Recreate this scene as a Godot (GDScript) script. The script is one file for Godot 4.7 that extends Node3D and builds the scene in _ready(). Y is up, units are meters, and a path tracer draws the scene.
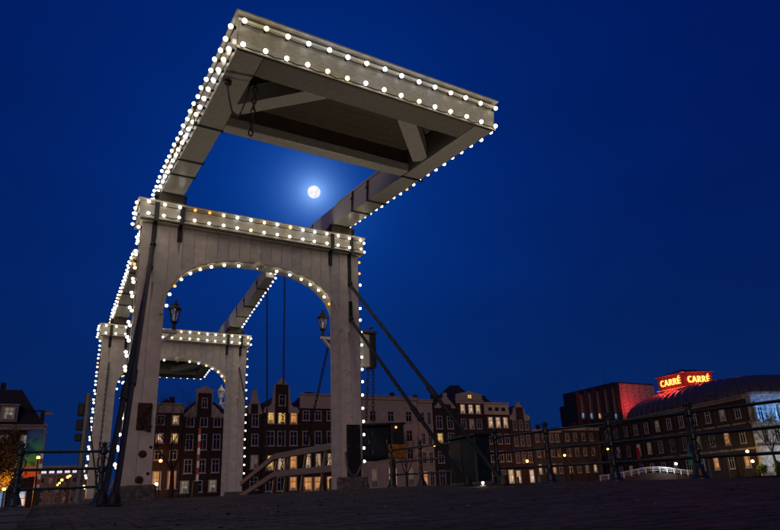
extends Node3D
# A white wooden drawbridge strung with bulbs, by night, seen from low on its approach.
# x to the right across the bridge, y up, z towards the approach; the near portal stands at z = 0.

const SPAN := 12.07
var M := {}
var used := {}
var rng := RandomNumberGenerator.new()
var bulb_mesh := []

# ------------------------------------------------------------------ mesh helpers
func mb() -> SurfaceTool:
	var st := SurfaceTool.new()
	st.begin(Mesh.PRIMITIVE_TRIANGLES)
	return st

func tri(st: SurfaceTool, a: Vector3, b: Vector3, c: Vector3, n := Vector3.ZERO) -> void:
	# a, b, c counter-clockwise seen from outside
	var m := n if n != Vector3.ZERO else (b - a).cross(c - a).normalized()
	for v in [a, c, b]:
		st.set_normal(m)
		st.add_vertex(v)

func quad(st: SurfaceTool, a: Vector3, b: Vector3, c: Vector3, d: Vector3) -> void:
	tri(st, a, b, c)
	tri(st, a, c, d)

func bx(st: SurfaceTool, c: Vector3, s: Vector3, b := Basis()) -> void:
	var h := s / 2
	var p := []
	for i in 8:
		p.append(c + b * Vector3(h.x if i & 1 else -h.x, h.y if i & 2 else -h.y, h.z if i & 4 else -h.z))
	for f in [[4, 5, 7, 6], [1, 0, 2, 3], [5, 1, 3, 7], [0, 4, 6, 2], [6, 7, 3, 2], [0, 1, 5, 4]]:
		quad(st, p[f[0]], p[f[1]], p[f[2]], p[f[3]])

func cbx(st: SurfaceTool, c: Vector3, s: Vector3, v := 0.01, b := Basis()) -> void:
	# a box with chamfered edges
	var h := s / 2
	v = minf(v, minf(h.x, minf(h.y, h.z)) * 0.6)
	var P := {}
	for i in 8:
		var g := Vector3(1 if i & 1 else -1, 1 if i & 2 else -1, 1 if i & 4 else -1)
		for k in 3:
			var q := g * (h - Vector3(v, v, v))
			q[k] = g[k] * h[k]
			P[[i, k]] = c + b * q
	var flat := func(pts: Array) -> void:
		var mid := Vector3.ZERO
		for q in pts:
			mid += q
		mid /= pts.size()
		var n: Vector3 = (pts[1] - pts[0]).cross(pts[2] - pts[0])
		if n.dot(mid - c) < 0:
			pts.reverse()
		for j in range(1, pts.size() - 1):
			tri(st, pts[0], pts[j], pts[j + 1])
	for k in 3:
		var u: int = [1, 0, 0][k]
		var w: int = [2, 2, 1][k]
		for sgn in 2:
			var ids := []
			for q in [[0, 0], [1, 0], [1, 1], [0, 1]]:
				ids.append(P[[(sgn << k) | (q[0] << u) | (q[1] << w), k]])
			flat.call(ids)
		for q in [[0, 0], [1, 0], [1, 1], [0, 1]]:
			var i0: int = (q[0] << u) | (q[1] << w)
			var i1: int = i0 | (1 << k)
			flat.call([P[[i0, u]], P[[i1, u]], P[[i1, w]], P[[i0, w]]])
	for i in 8:
		flat.call([P[[i, 0]], P[[i, 1]], P[[i, 2]]])

func frame_of(d: Vector3) -> Basis:
	var z := d.normalized()
	var x := (Vector3.UP if absf(z.y) < 0.95 else Vector3.RIGHT).cross(z).normalized()
	return Basis(x, z.cross(x), z)

func bar(st: SurfaceTool, a: Vector3, b: Vector3, w: float, h: float) -> void:
	bx(st, (a + b) / 2, Vector3(w, h, a.distance_to(b)), frame_of(b - a))

func tube(st: SurfaceTool, pts: Array, r0: float, r1 := -1.0, n := 8) -> void:
	if r1 < 0:
		r1 = r0
	var rings := []
	var norms := []
	for i in pts.size():
		var d: Vector3 = pts[mini(i + 1, pts.size() - 1)] - pts[maxi(i - 1, 0)]
		var f := frame_of(d)
		var r := lerpf(r0, r1, float(i) / maxf(1, pts.size() - 1))
		var ring := []
		var nn := []
		for k in n:
			var a := TAU * k / n
			var o: Vector3 = f.x * cos(a) + f.y * sin(a)
			ring.append(pts[i] + o * r)
			nn.append(o)
		rings.append(ring)
		norms.append(nn)
	for i in pts.size() - 1:
		for k in n:
			var l := (k + 1) % n
			for t in [[[i, k], [i, l], [i + 1, l]], [[i, k], [i + 1, l], [i + 1, k]]]:
				for j in [0, 2, 1]:
					st.set_normal(norms[t[j][0]][t[j][1]])
					st.add_vertex(rings[t[j][0]][t[j][1]])
	for e in 2:
		var i: int = 0 if e == 0 else pts.size() - 1
		for k in range(1, n - 1):
			if e == 0:
				tri(st, rings[i][0], rings[i][k + 1], rings[i][k])
			else:
				tri(st, rings[i][0], rings[i][k], rings[i][k + 1])

func lathe(st: SurfaceTool, prof: Array, n := 12, at := Vector3.ZERO, b := Basis(), smooth := true) -> void:
	# prof: [radius, height] from below
	for i in prof.size() - 1:
		var s := Vector2(prof[i + 1][1] - prof[i][1], prof[i][0] - prof[i + 1][0]).normalized()
		for k in n:
			var a0 := TAU * k / n
			var a1 := TAU * (k + 1) / n
			var q := []
			var m := []
			for p in [[i, a0], [i, a1], [i + 1, a1], [i + 1, a0]]:
				q.append(at + b * Vector3(sin(p[1]) * prof[p[0]][0], prof[p[0]][1], cos(p[1]) * prof[p[0]][0]))
				var aa: float = p[1] if smooth else (a0 + a1) / 2
				m.append(b * Vector3(sin(aa) * s.x, s.y, cos(aa) * s.x))
			for t in [[0, 2, 1], [0, 3, 2]]:
				for j in t:
					st.set_normal(m[j])
					st.add_vertex(q[j])

func prism(st: SurfaceTool, poly: Array, z0: float, z1: float, xf := Transform3D()) -> void:
	# polygon in x, y pushed from z0 to z1
	var pv := PackedVector2Array(poly)
	if Geometry2D.is_polygon_clockwise(pv):
		pv.reverse()
	var ids := Geometry2D.triangulate_polygon(pv)
	var at := func(p: Vector2, z: float) -> Vector3: return xf * Vector3(p.x, p.y, z)
	for i in range(0, ids.size(), 3):
		var a := pv[ids[i]]
		var b := pv[ids[i + 1]]
		var c := pv[ids[i + 2]]
		if (b - a).cross(c - a) < 0:
			var t := b
			b = c
			c = t
		tri(st, at.call(a, z1), at.call(b, z1), at.call(c, z1))
		tri(st, at.call(a, z0), at.call(c, z0), at.call(b, z0))
	for i in pv.size():
		var a := pv[i]
		var b := pv[(i + 1) % pv.size()]
		quad(st, at.call(a, z0), at.call(b, z0), at.call(b, z1), at.call(a, z1))

func ball(st: SurfaceTool, c: Vector3, r: float, n := 10, rings := 6) -> void:
	var prof := []
	for i in rings + 1:
		var a := PI * i / rings
		prof.append([maxf(0.0005, sin(a) * r), -cos(a) * r])
	lathe(st, prof, n, c)

func chain_links(st: SurfaceTool, a: Vector3, b: Vector3, pitch := 0.11, r := 0.04, wire := 0.013) -> void:
	var n := int(a.distance_to(b) / pitch)
	var f := frame_of(b - a)
	for i in n:
		var c := a.lerp(b, (i + 0.5) / n)
		var side: Vector3 = f.x if i % 2 else f.y
		var pts := []
		for k in 9:
			var t := TAU * k / 8
			pts.append(c + f.z * cos(t) * pitch * 0.68 + side * sin(t) * r)
		tube(st, pts, wire, -1, 4)

# ------------------------------------------------------------------ object helpers
func numbered(called: String) -> String:
	used[called] = used.get(called, -1) + 1
	return called if used[called] == 0 else "%s_%03d" % [called, used[called]]

func part(called: String, st, mat: Material, parent: Node3D) -> MeshInstance3D:
	var o := MeshInstance3D.new()
	o.mesh = st.commit() if st is SurfaceTool else st
	if mat:
		o.material_override = mat
	var k := "%d/%s" % [parent.get_instance_id(), called]
	used[k] = used.get(k, -1) + 1
	o.name = called if used[k] == 0 else "%s_%03d" % [called, used[k]]
	parent.add_child(o, true)
	return o

func tag(o: Node3D, label := "", category := "", group := "", kind := "") -> void:
	for m in [["label", label], ["category", category], ["group", group], ["kind", kind]]:
		if m[1]:
			o.set_meta(m[0], m[1])
		elif o.has_meta(m[0]):
			o.remove_meta(m[0])

func thing(called: String, label: String, category: String, at := Vector3.ZERO, turn := 0.0, group := "") -> Node3D:
	var o := Node3D.new()
	o.name = numbered(called)
	add_child(o)
	o.position = at
	o.rotation.y = turn
	tag(o, label, category, group)
	return o

func struct(called: String, st, mat: Material) -> MeshInstance3D:
	var o := part(numbered(called), st, mat, self)
	o.set_meta("kind", "structure")
	return o

func copy_of(o: Node3D, called: String, label: String) -> Node3D:
	var c := o.duplicate()
	c.name = numbered(called)
	add_child(c)
	c.set_meta("label", label)
	return c

# ------------------------------------------------------------------ materials
func mat(called: String, c: Color, rough := 0.7, metal := 0.0) -> StandardMaterial3D:
	# c is a linear, real-world base colour
	var m := StandardMaterial3D.new()
	m.resource_name = called
	m.albedo_color = c.linear_to_srgb()
	m.roughness = rough
	m.metallic = metal
	M[called] = m
	return m

func noise_tex(seed_: int, freq: float, lo: Color, hi: Color, stretch := Vector2.ONE, octaves := 4) -> ImageTexture:
	var f := FastNoiseLite.new()
	f.seed = seed_
	f.frequency = freq
	f.noise_type = FastNoiseLite.TYPE_SIMPLEX_SMOOTH
	f.fractal_octaves = octaves
	var n := 256
	var im := Image.create(n, n, false, Image.FORMAT_RGB8)
	for y in n:
		for x in n:
			# wrapped by blending, so that it repeats without a seam
			var u := float(x) / n
			var v := float(y) / n
			var sx := stretch.x
			var sy := stretch.y
			var a := f.get_noise_2d(x * sx, y * sy) * (1 - u) + f.get_noise_2d((x - n) * sx, y * sy) * u
			var b := f.get_noise_2d(x * sx, (y - n) * sy) * (1 - u) + f.get_noise_2d((x - n) * sx, (y - n) * sy) * u
			var t := clampf((a * (1 - v) + b * v) * 1.1 + 0.5, 0, 1)
			im.set_pixel(x, y, lo.lerp(hi, t))
	return ImageTexture.create_from_image(im)

func textured(called: String, c: Color, rough: float, tex: Texture2D, scale: float, relief: Texture2D = null, depth := 0.0) -> StandardMaterial3D:
	var m := mat(called, c, rough)
	m.albedo_texture = tex
	m.uv1_triplanar = true
	m.uv1_world_triplanar = true
	m.uv1_scale = Vector3.ONE * scale
	if relief:
		m.heightmap_enabled = true
		m.heightmap_texture = relief
		m.heightmap_scale = depth
	return m

func glow(called: String, c: Color, e: float) -> StandardMaterial3D:
	var m := mat(called, Color(0.5, 0.5, 0.5), 0.4)
	m.emission_enabled = true
	m.emission = c.linear_to_srgb()
	m.emission_energy_multiplier = e
	return m

func room_tex(seed_: int, warm: Color) -> ImageTexture:
	# what is lit behind a far window: a pale wall, curtains at the sides, a lamp, a dark piece of furniture
	var r := RandomNumberGenerator.new()
	r.seed = seed_
	var w := 32
	var h := 48
	var im := Image.create(w, h, false, Image.FORMAT_RGB8)
	var cur := r.randf_range(0.1, 0.28)
	var lamp := Vector2(r.randf_range(0.25, 0.75), r.randf_range(0.2, 0.6))
	var fur := r.randf_range(0.62, 0.9)
	for y in h:
		for x in w:
			var u := (x + 0.5) / w
			var v := (y + 0.5) / h
			var k := 0.62 + 0.1 * sin(u * 9 + seed_)
			if u < cur or u > 1 - cur:
				k = 0.30 + 0.14 * sin(u * 80)
			elif v > fur and absf(u - lamp.x) < 0.3:
				k = 0.16
			k += 0.75 * exp(-pow(Vector2(u - lamp.x, (v - lamp.y) * 1.5).length() / 0.13, 2))
			im.set_pixel(x, y, (warm * clampf(k, 0, 1)).linear_to_srgb())
	return ImageTexture.create_from_image(im)

func make_materials() -> void:
	var grain := noise_tex(3, 0.02, Color(0.30, 0.30, 0.30), Color(1, 1, 1), Vector2(3.0, 0.5))
	var blotch := noise_tex(5, 0.018, Color(0.88, 0.87, 0.84), Color(1, 1, 1), Vector2.ONE, 5)
	var worn := noise_tex(8, 0.05, Color(0.80, 0.79, 0.77), Color(1, 1, 0.98), Vector2(0.5, 2.6), 6)
	var dirt := noise_tex(11, 0.03, Color(0.55, 0.55, 0.55), Color(1, 1, 1), Vector2.ONE, 6)
	textured("white_paint", Color(0.69, 0.66, 0.585), 0.45, blotch, 0.6, grain, 0.12)
	textured("white_board", Color(0.73, 0.69, 0.61), 0.42, blotch, 0.7, grain, 0.15)
	textured("grey_board", Color(0.60, 0.585, 0.545), 0.5, blotch, 0.9, grain, 0.15)
	textured("lintel_paint", Color(0.48, 0.455, 0.395), 0.4, blotch, 0.8, grain, 0.12)
	textured("grey_timber", Color(0.22, 0.21, 0.215), 0.6, worn, 0.9)
	textured("worn_paint", Color(0.60, 0.585, 0.55), 0.30, worn, 0.9, grain, 0.2)
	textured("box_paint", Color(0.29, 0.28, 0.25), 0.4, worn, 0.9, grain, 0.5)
	textured("dark_boards", Color(0.13, 0.112, 0.09), 0.8, worn, 0.7, grain, 0.5)
	textured("brown_boards", Color(0.42, 0.33, 0.22), 0.75, worn, 0.5, grain, 0.4)
	textured("stone", Color(0.20, 0.185, 0.18), 0.85, dirt, 0.9, dirt, 1.2)
	textured("kerb_stone", Color(0.05, 0.047, 0.047), 0.85, dirt, 0.9, dirt, 0.8)
	textured("joint", Color(0.022, 0.02, 0.02), 0.95, dirt, 1.0)
	for i in 4:
		var c: Color = [Color(0.122, 0.104, 0.082), Color(0.090, 0.078, 0.064), Color(0.150, 0.126, 0.098), Color(0.106, 0.084, 0.064)][i]
		textured("paver%d" % i, c, 0.8, dirt, 1.7, dirt, 0.5).metallic_specular = 0.3
	var pm := textured("paver_many", Color(1, 1, 1), 0.8, dirt, 1.7, dirt, 0.5)
	pm.metallic_specular = 0.3
	pm.vertex_color_use_as_albedo = true
	textured("iron", Color(0.016, 0.0155, 0.015), 0.62, dirt, 2.0, dirt, 0.4)
	textured("rail_paint", Color(0.022, 0.032, 0.029), 0.34, dirt, 2.0, dirt, 0.3)
	textured("green_paint", Color(0.012, 0.032, 0.026), 0.45, dirt, 0.8)
	textured("teal_paint", Color(0.03, 0.085, 0.075), 0.4, dirt, 1.2)
	textured("steel", Color(0.20, 0.21, 0.22), 0.4, dirt, 1.5)
	textured("rust", Color(0.06, 0.035, 0.02), 0.85, worn, 2.5, worn, 1.0)
	textured("orange_panel", Color(0.50, 0.19, 0.02), 0.5, dirt, 0.9)
	textured("streak", Color(0.40, 0.33, 0.26), 0.6, worn, 2.0)
	mat("cable", Color(0.012, 0.012, 0.012), 0.6)
	mat("red_paint", Color(0.42, 0.03, 0.03), 0.45)
	mat("sign_white", Color(0.72, 0.72, 0.72), 0.5)
	var gl := mat("lantern_glass", Color(0.85, 0.88, 0.9), 0.1)
	gl.albedo_color.a = 0.18
	gl.transparency = BaseMaterial3D.TRANSPARENCY_ALPHA
	mat("milk_glass", Color(0.75, 0.75, 0.72), 0.4)
	# far buildings
	textured("brick_brown", Color(0.052, 0.030, 0.025), 0.9, dirt, 0.25)
	textured("brick_black", Color(0.032, 0.026, 0.026), 0.9, dirt, 0.25)
	textured("brick_red", Color(0.075, 0.036, 0.032), 0.9, dirt, 0.25)
	textured("brick_grey", Color(0.062, 0.053, 0.05), 0.9, dirt, 0.25)
	textured("brick_theatre", Color(0.055, 0.028, 0.024), 0.9, dirt, 0.2)
	textured("stucco", Color(0.37, 0.335, 0.31), 0.85, blotch, 0.15)
	textured("front_stone", Color(0.50, 0.47, 0.44), 0.85, dirt, 0.15)
	textured("cream", Color(0.52, 0.45, 0.33), 0.8, blotch, 0.2)
	textured("sandstone", Color(0.38, 0.32, 0.25), 0.85, dirt, 0.2)
	textured("roof_tile", Color(0.028, 0.028, 0.032), 0.8, dirt, 0.3)
	textured("roof_zinc", Color(0.10, 0.095, 0.095), 0.5, dirt, 0.2)
	textured("dark_panel", Color(0.02, 0.021, 0.024), 0.5, dirt, 0.2)
	textured("panel_wall", Color(0.50, 0.46, 0.44), 0.75, dirt, 0.2)
	mat("frame_white", Color(0.36, 0.345, 0.335), 0.6)
	mat("glass_dark", Color(0.012, 0.014, 0.018), 0.08)
	mat("glass_sky", Color(0.45, 0.5, 0.55), 0.12, 0.85)
	mat("door_paint", Color(0.015, 0.03, 0.022), 0.4)
	textured("bark", Color(0.045, 0.036, 0.03), 0.95, dirt, 1.5, dirt, 1.0)
	var lf := mat("leaf", Color(0.12, 0.09, 0.03), 0.8)
	lf.backlight_enabled = true
	lf.backlight = Color(0.10, 0.08, 0.02)
	mat("leaf_green", Color(0.05, 0.10, 0.025), 0.8)
	var wt := mat("water", Color(0.004, 0.008, 0.012), 0.06)
	wt.heightmap_enabled = true
	wt.heightmap_texture = dirt
	wt.heightmap_scale = 3.0
	wt.uv1_triplanar = true
	wt.uv1_world_triplanar = true
	wt.uv1_scale = Vector3.ONE * 0.35
	textured("street", Color(0.05, 0.046, 0.045), 0.85, dirt, 0.3)
	var warm := {"y": Color(1.0, 0.60, 0.16), "o": Color(1.0, 0.42, 0.13), "c": Color(1.0, 0.63, 0.38), "d": Color(0.8, 0.55, 0.40), "w": Color(0.85, 0.72, 0.55), "b": Color(0.30, 0.60, 1.0)}
	var power := {"y": 1.15, "o": 0.8, "c": 0.9, "d": 0.16, "w": 0.3, "b": 0.6}
	for k in warm:
		for i in 2:
			var m := glow("room_%s%d" % [k, i], Color.WHITE, power[k])
			m.albedo_color = Color(0.02, 0.02, 0.02)
			m.roughness = 0.15
			m.emission_texture = room_tex(17 * i + k.unicode_at(0), warm[k])
			m.emission_operator = BaseMaterial3D.EMISSION_OP_MULTIPLY

# ------------------------------------------------------------------ bulbs
const BULB := [[1.0, 0.88, 0.66], [0.95, 0.95, 0.92], [1.0, 0.80, 0.40], [1.0, 0.40, 0.04]]
func make_bulbs() -> void:
	for i in 4:
		var c := Color(BULB[i][0], BULB[i][1], BULB[i][2])
		var g := glow("bulb_glass%d" % i, c, [5.5, 5.5, 4.0, 1.7][i])
		var st := mb()
		ball(st, Vector3.ZERO, 0.039, 12, 8)
		st.set_material(g)
		var m := st.commit()
		st = mb()
		lathe(st, [[0.001, -0.095], [0.027, -0.095], [0.027, -0.036], [0.001, -0.036]], 8)
		st.set_material(M.cable)
		st.commit(m)
		bulb_mesh.append(m)

func bulb(parent: Node3D, at: Vector3, out: Vector3) -> void:
	var r := rng.randf()
	var k := 0 if r < 0.60 else 1 if r < 0.85 else 2 if r < 0.965 else 3
	var o := part("bulb", bulb_mesh[k], null, parent)
	var b := frame_of(out)
	o.transform = Transform3D(Basis(b.x, b.z, -b.y), at + out * 0.062 + Vector3(rng.randf_range(-0.012, 0.012), rng.randf_range(-0.012, 0.012), 0))
	var l := OmniLight3D.new()
	l.name = "bulb_light"
	l.light_color = Color(BULB[k][0], BULB[k][1], BULB[k][2]).linear_to_srgb()
	l.light_energy = 0.022 if k < 3 else 0.005
	l.light_size = 0.04
	l.omni_range = 60
	l.omni_attenuation = 2
	l.shadow_enabled = true
	o.add_child(l, true)

func bulb_row(parent: Node3D, a: Vector3, b: Vector3, n: int, out: Vector3) -> void:
	for i in n:
		bulb(parent, a.lerp(b, float(i) / (n - 1)), out)
	var st := mb()
	var pts := []
	for i in n * 2 - 1:
		pts.append(a.lerp(b, i / (2.0 * n - 2)) + out * (0.012 if i % 2 else 0.0) - Vector3(0, rng.randf_range(0.012, 0.035) if i % 2 else 0.0, 0))
	tube(st, pts, 0.009, -1, 5)
	part("cable", st, M.cable, parent)

# ------------------------------------------------------------------ the drawbridge
func arch_y(x: float) -> float:
	return 4.3 + 1.66 * pow(maxf(0.0, 1 - pow(absf(x) / 2.3, 2.45)), 1 / 2.45)

func arch_point(t: float) -> Vector2:
	# t from -1 to 1 along the curve, even in angle
	var a := t * PI / 2
	return Vector2(signf(sin(a)) * 2.3 * pow(absf(sin(a)), 2 / 2.45), 4.3 + 1.66 * pow(cos(a), 2 / 2.45))

func make_portal() -> Node3D:
	var t := thing("bridge_portal", "tall white wooden bridge portal nearest the viewer, bulbs round its arch", "bridge portal", Vector3.ZERO, 0, "white portals of the drawbridge")
	for s in [-1, 1]:
		var st := mb()
		bx(st, Vector3(s * 2.624, 3.35, -0.26), Vector3(0.644, 6.7, 0.44))
		part("post", st, M.white_paint, t)
		st = mb()
		cbx(st, Vector3(s * 2.625, 0.10, -0.235), Vector3(0.86, 0.42, 0.68), 0.03)
		part("stone_plinth", st, M.stone, t)
	# spandrel between the posts
	var poly := [Vector2(-2.3, 6.7), Vector2(-2.3, 4.3)]
	for i in range(1, 32):
		poly.append(arch_point(-1 + i / 16.0))
	poly.append_array([Vector2(2.3, 4.3), Vector2(2.3, 6.7)])
	var st := mb()
	prism(st, poly, -0.48, -0.04)
	part("arch_frame", st, M.white_paint, t)
	# upright boards on the front, each cut to the arch
	var x := -2.95
	var n := 0
	while x < 2.94:
		var w := 0.3275 if absf(x) > 2.25 or x > 2.2 else 0.2875
		var x1 := minf(x + w, 2.95)
		var inside: bool = x > -2.31 and x1 < 2.31
		var pl := [Vector2(x + 0.004, 6.7), Vector2(x + 0.004, arch_y(x + 0.004) if inside else 0.0)]
		if inside:
			for i in range(1, 8):
				var xx := lerpf(x + 0.004, x1 - 0.004, i / 8.0)
				pl.append(Vector2(xx, arch_y(xx)))
		pl.append_array([Vector2(x1 - 0.004, arch_y(x1 - 0.004) if inside else 0.0), Vector2(x1 - 0.004, 6.7)])
		st = mb()
		prism(st, pl, -0.038, 0.0 - 0.004 * (n % 3))
		part("board", st, [M.white_paint, M.white_board, M.grey_board][[0, 1, 0, 2, 1, 0, 2][n % 7]], t)
		x = x1
		n += 1
	# moulding that follows the arch, and its small diamond at the crown
	st = mb()
	var prev := []
	for i in 49:
		var p := arch_point(-1 + i / 24.0)
		var q := arch_point(clampf(-1 + i / 24.0 + 0.01, -1, 1)) - arch_point(clampf(-1 + i / 24.0 - 0.01, -1, 1))
		var nn := Vector2(-q.y, q.x).normalized()
		var a := p + nn * 0.015
		var b := p + nn * 0.10
		var cur := [Vector3(a.x, a.y, 0), Vector3(a.x, a.y, 0.03), Vector3(b.x, b.y, 0.03), Vector3(b.x, b.y, 0)]
		if prev:
			for k in 3:
				quad(st, prev[k], prev[k + 1], cur[k + 1], cur[k])
		prev = cur
	part("arch_moulding", st, M.white_paint, t)
	st = mb()
	lathe(st, [[0.001, -0.16], [0.13, -0.03], [0.13, 0.03], [0.001, 0.12]], 4, Vector3(0.0, 5.93, 0.02), Basis(), false)
	part("crown_boss", st, M.white_paint, t)
	# lintel beam with cap and base mouldings
	st = mb()
	cbx(st, Vector3(0, 6.945, -0.24), Vector3(6.10, 0.43, 0.86), 0.015)
	part("lintel", st, M.lintel_paint, t)
	st = mb()
	cbx(st, Vector3(0, 7.18, -0.24), Vector3(6.22, 0.05, 0.98), 0.012)
	part("lintel_cap", st, M.white_paint, t)
	st = mb()
	cbx(st, Vector3(0, 6.718, -0.24), Vector3(6.13, 0.024, 0.90), 0.006)
	cbx(st, Vector3(0, 6.672, -0.24), Vector3(6.02, 0.03, 0.70), 0.008)
	part("lintel_moulding", st, M.white_paint, t)
	# iron straps that carry the balance
	for s in [-2.66, -2.06, 2.06, 2.66]:
		st = mb()
		bx(st, Vector3(s, 7.0, 0.206), Vector3(0.11, 0.70, 0.018))
		bx(st, Vector3(s, 6.46, 0.012), Vector3(0.11, 0.42, 0.026))
		bx(st, Vector3(s, 6.665, 0.108), Vector3(0.085, 0.018, 0.19))
		lathe(st, [[0.001, -0.07], [0.11, -0.07], [0.11, 0.07], [0.001, 0.07]], 14, Vector3(s, 7.36, 0.17), Basis(Vector3.FORWARD, PI / 2))
		part("hinge_strap", st, M.iron, t)
		for y in [6.32, 6.56]:
			st = mb()
			ball(st, Vector3(s, y, 0.028), 0.02, 8, 4)
			part("bolt", st, M.iron, t)
	for q in [[-2.66, 6.24, 0.5], [-2.06, 6.24, 0.34], [2.06, 6.24, 0.42], [2.66, 6.24, 0.3], [-2.50, 0.36, 0.22], [-2.60, 5.1, 0.5], [2.62, 4.3, 0.55]]:
		st = mb()
		prism(st, [Vector2(q[0] - 0.035, q[1]), Vector2(q[0] + 0.03, q[1]), Vector2(q[0] + 0.012, q[1] - q[2] * 0.6), Vector2(q[0], q[1] - q[2]), Vector2(q[0] - 0.014, q[1] - q[2] * 0.7)], -0.01, 0.0015)
		part("rust_streak", st, M.streak, t)
	# bulbs: two rows on the lintel, its ends, the outer edges of the posts, round the arch
	for y in [7.09, 6.80]:
		bulb_row(t, Vector3(-2.86, y, 0.2), Vector3(2.94, y, 0.2), 17, Vector3.BACK)
		for s in [-1, 1]:
			bulb_row(t, Vector3(s * 3.06, y, 0.1), Vector3(s * 3.06, y, -0.55), 3, Vector3(s, 0, 0))
	for y in [7.09, 6.80]:
		bulb_row(t, Vector3(-2.86, y, -0.67), Vector3(2.94, y, -0.67), 17, Vector3.FORWARD)
	for s in [-1, 1]:
		bulb_row(t, Vector3(s * 2.95, 6.5, -0.04), Vector3(s * 2.95, 0.7, -0.04), 17, Vector3(s, 0, 0))
		bulb_row(t, Vector3(s * 2.95, 6.4, -0.44), Vector3(s * 2.95, 0.8, -0.44), 16, Vector3(s, 0, 0))
	for i in 19:
		var tt := lerpf(-0.93, 0.93, i / 18.0)
		var p := arch_point(tt)
		var q := arch_point(tt + 0.01) - arch_point(tt - 0.01)
		bulb(t, Vector3(p.x, p.y, -0.10), Vector3(q.y, -q.x, 0).normalized())
	return t

func make_balance() -> Node3D:
	# two tapering beams that tip on the portal, with the ballast box at the land end; origin on the pivot line
	var t := thing("balance_frame", "pale balance beams with ballast box tilted down over the viewer", "balance beam", Vector3(0, 7.477, 0), 0, "balance frames of the drawbridge")
	t.rotation.x = atan(0.129)
	for s in [-1, 1]:
		var st := mb()
		# sections: z, outer x, inner x, height
		var sec := [[7.30, 2.50, 2.08, 0.56], [4.4, 2.52, 2.07, 0.56], [0.6, 2.60, 2.07, 0.56], [-1.2, 2.58, 2.07, 0.52], [-5.46, 2.50, 2.16, 0.34]]
		var rings := []
		for e in sec:
			rings.append([Vector3(s * e[1], 0, e[0]), Vector3(s * e[2], 0, e[0]), Vector3(s * e[2], e[3], e[0]), Vector3(s * e[1], e[3], e[0])])
		for i in rings.size() - 1:
			for k in 4:
				var a: Array = [rings[i][k], rings[i][(k + 1) % 4], rings[i + 1][(k + 1) % 4], rings[i + 1][k]]
				if s < 0:
					a.reverse()
				quad(st, a[0], a[1], a[2], a[3])
		for e in [0, rings.size() - 1]:
			quad(st, rings[e][0], rings[e][1], rings[e][2], rings[e][3])
		part("balance_beam", st, M.worn_paint, t)
		st = mb()
		var cap := [Vector3(s * 2.565, 0.575, 7.42), Vector3(s * 2.67, 0.575, 0.6), Vector3(s * 2.55, 0.36, -5.5)]
		bar(st, Vector3(s * 2.31, 0.575, 4.2), Vector3(s * 2.335, 0.575, 0.5), 0.58, 0.03)
		bar(st, Vector3(s * 2.335, 0.573, 0.5), Vector3(s * 2.33, 0.357, -5.5), 0.47, 0.03)
		part("beam_cap", st, M.white_paint, t)
		for z in [4.42, 2.55, 1.6, -1.5, -2.6, -4.4]:
			st = mb()
			var k := clampf(-z / 5.46, 0, 1)
			var hi := lerpf(0.56, 0.34, k)
			var w := lerpf(0.55, 0.38, k)
			var cx := lerpf(2.32, 2.33, k)
			bx(st, Vector3(s * cx, -0.007, z), Vector3(w, 0.014, 0.07))
			for e in [-1, 1]:
				bx(st, Vector3(s * cx + e * w / 2, hi / 2 - 0.02, z), Vector3(0.016, hi + 0.02, 0.07))
				ball(st, Vector3(s * cx + e * (w / 2 + 0.01), hi * 0.62, z), 0.045, 8, 5)
			part("beam_strap", st, M.iron, t)
		# saddle block over the portal
		st = mb()
		cbx(st, Vector3(s * 2.335, -0.13, 0.02), Vector3(0.62, 0.24, 0.55), 0.02)
		part("saddle", st, M.dark_boards, t)
		# bulbs: two rows along the outer side
		bulb_row(t, Vector3(s * 2.52, 0.46, 7.15), Vector3(s * 2.60, 0.46, 0.45), 20, Vector3(s, 0, 0))
		bulb_row(t, Vector3(s * 2.52, 0.07, 7.15), Vector3(s * 2.60, 0.07, 0.45), 20, Vector3(s, 0, 0))
		bulb_row(t, Vector3(s * 2.60, 0.44, 0.1), Vector3(s * 2.51, 0.27, -5.35), 17, Vector3(s, 0, 0))
		bulb_row(t, Vector3(s * 2.60, 0.06, 0.1), Vector3(s * 2.51, 0.06, -5.35), 17, Vector3(s, 0, 0))
		bulb(t, Vector3(s * 2.33, 0.17, -5.46), Vector3.FORWARD)
	# ballast box: front board, front beam, rear beam, roof boards, two knee braces
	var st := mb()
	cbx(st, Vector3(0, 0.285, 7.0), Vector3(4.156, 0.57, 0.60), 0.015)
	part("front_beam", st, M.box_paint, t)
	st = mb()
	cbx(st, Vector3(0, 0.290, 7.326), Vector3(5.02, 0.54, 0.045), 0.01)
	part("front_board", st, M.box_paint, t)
	st = mb()
	cbx(st, Vector3(0, 0.10, 4.54), Vector3(4.136, 0.20, 0.34), 0.015)
	part("rear_beam", st, M.worn_paint, t)
	st = mb()
	cbx(st, Vector3(0, 0.40, 4.50), Vector3(4.136, 0.39, 0.20), 0.015)
	part("rear_board", st, M.brown_boards, t)
	for i in 8:
		st = mb()
		cbx(st, Vector3(0, 0.585 + 0.004 * (i % 2), 4.63 + i * 0.268), Vector3(4.14, 0.04, 0.254), 0.008)
		part("roof_board", st, M.dark_boards, t)
	st = mb()
	cbx(st, Vector3(0, 0.605, 5.9), Vector3(5.14, 0.05, 3.06), 0.012)
	part("box_lid", st, M.worn_paint, t)
	for s in [-1, 1]:
		st = mb()
		var a := Vector3(s * 2.06, 0.20, 5.25)
		var b := Vector3(s * 0.86, 0.20, 6.72)
		bx(st, (a + b) / 2, Vector3(0.34, 0.30, a.distance_to(b)), frame_of(b - a))
		part("knee_brace", st, M.worn_paint, t)
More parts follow.
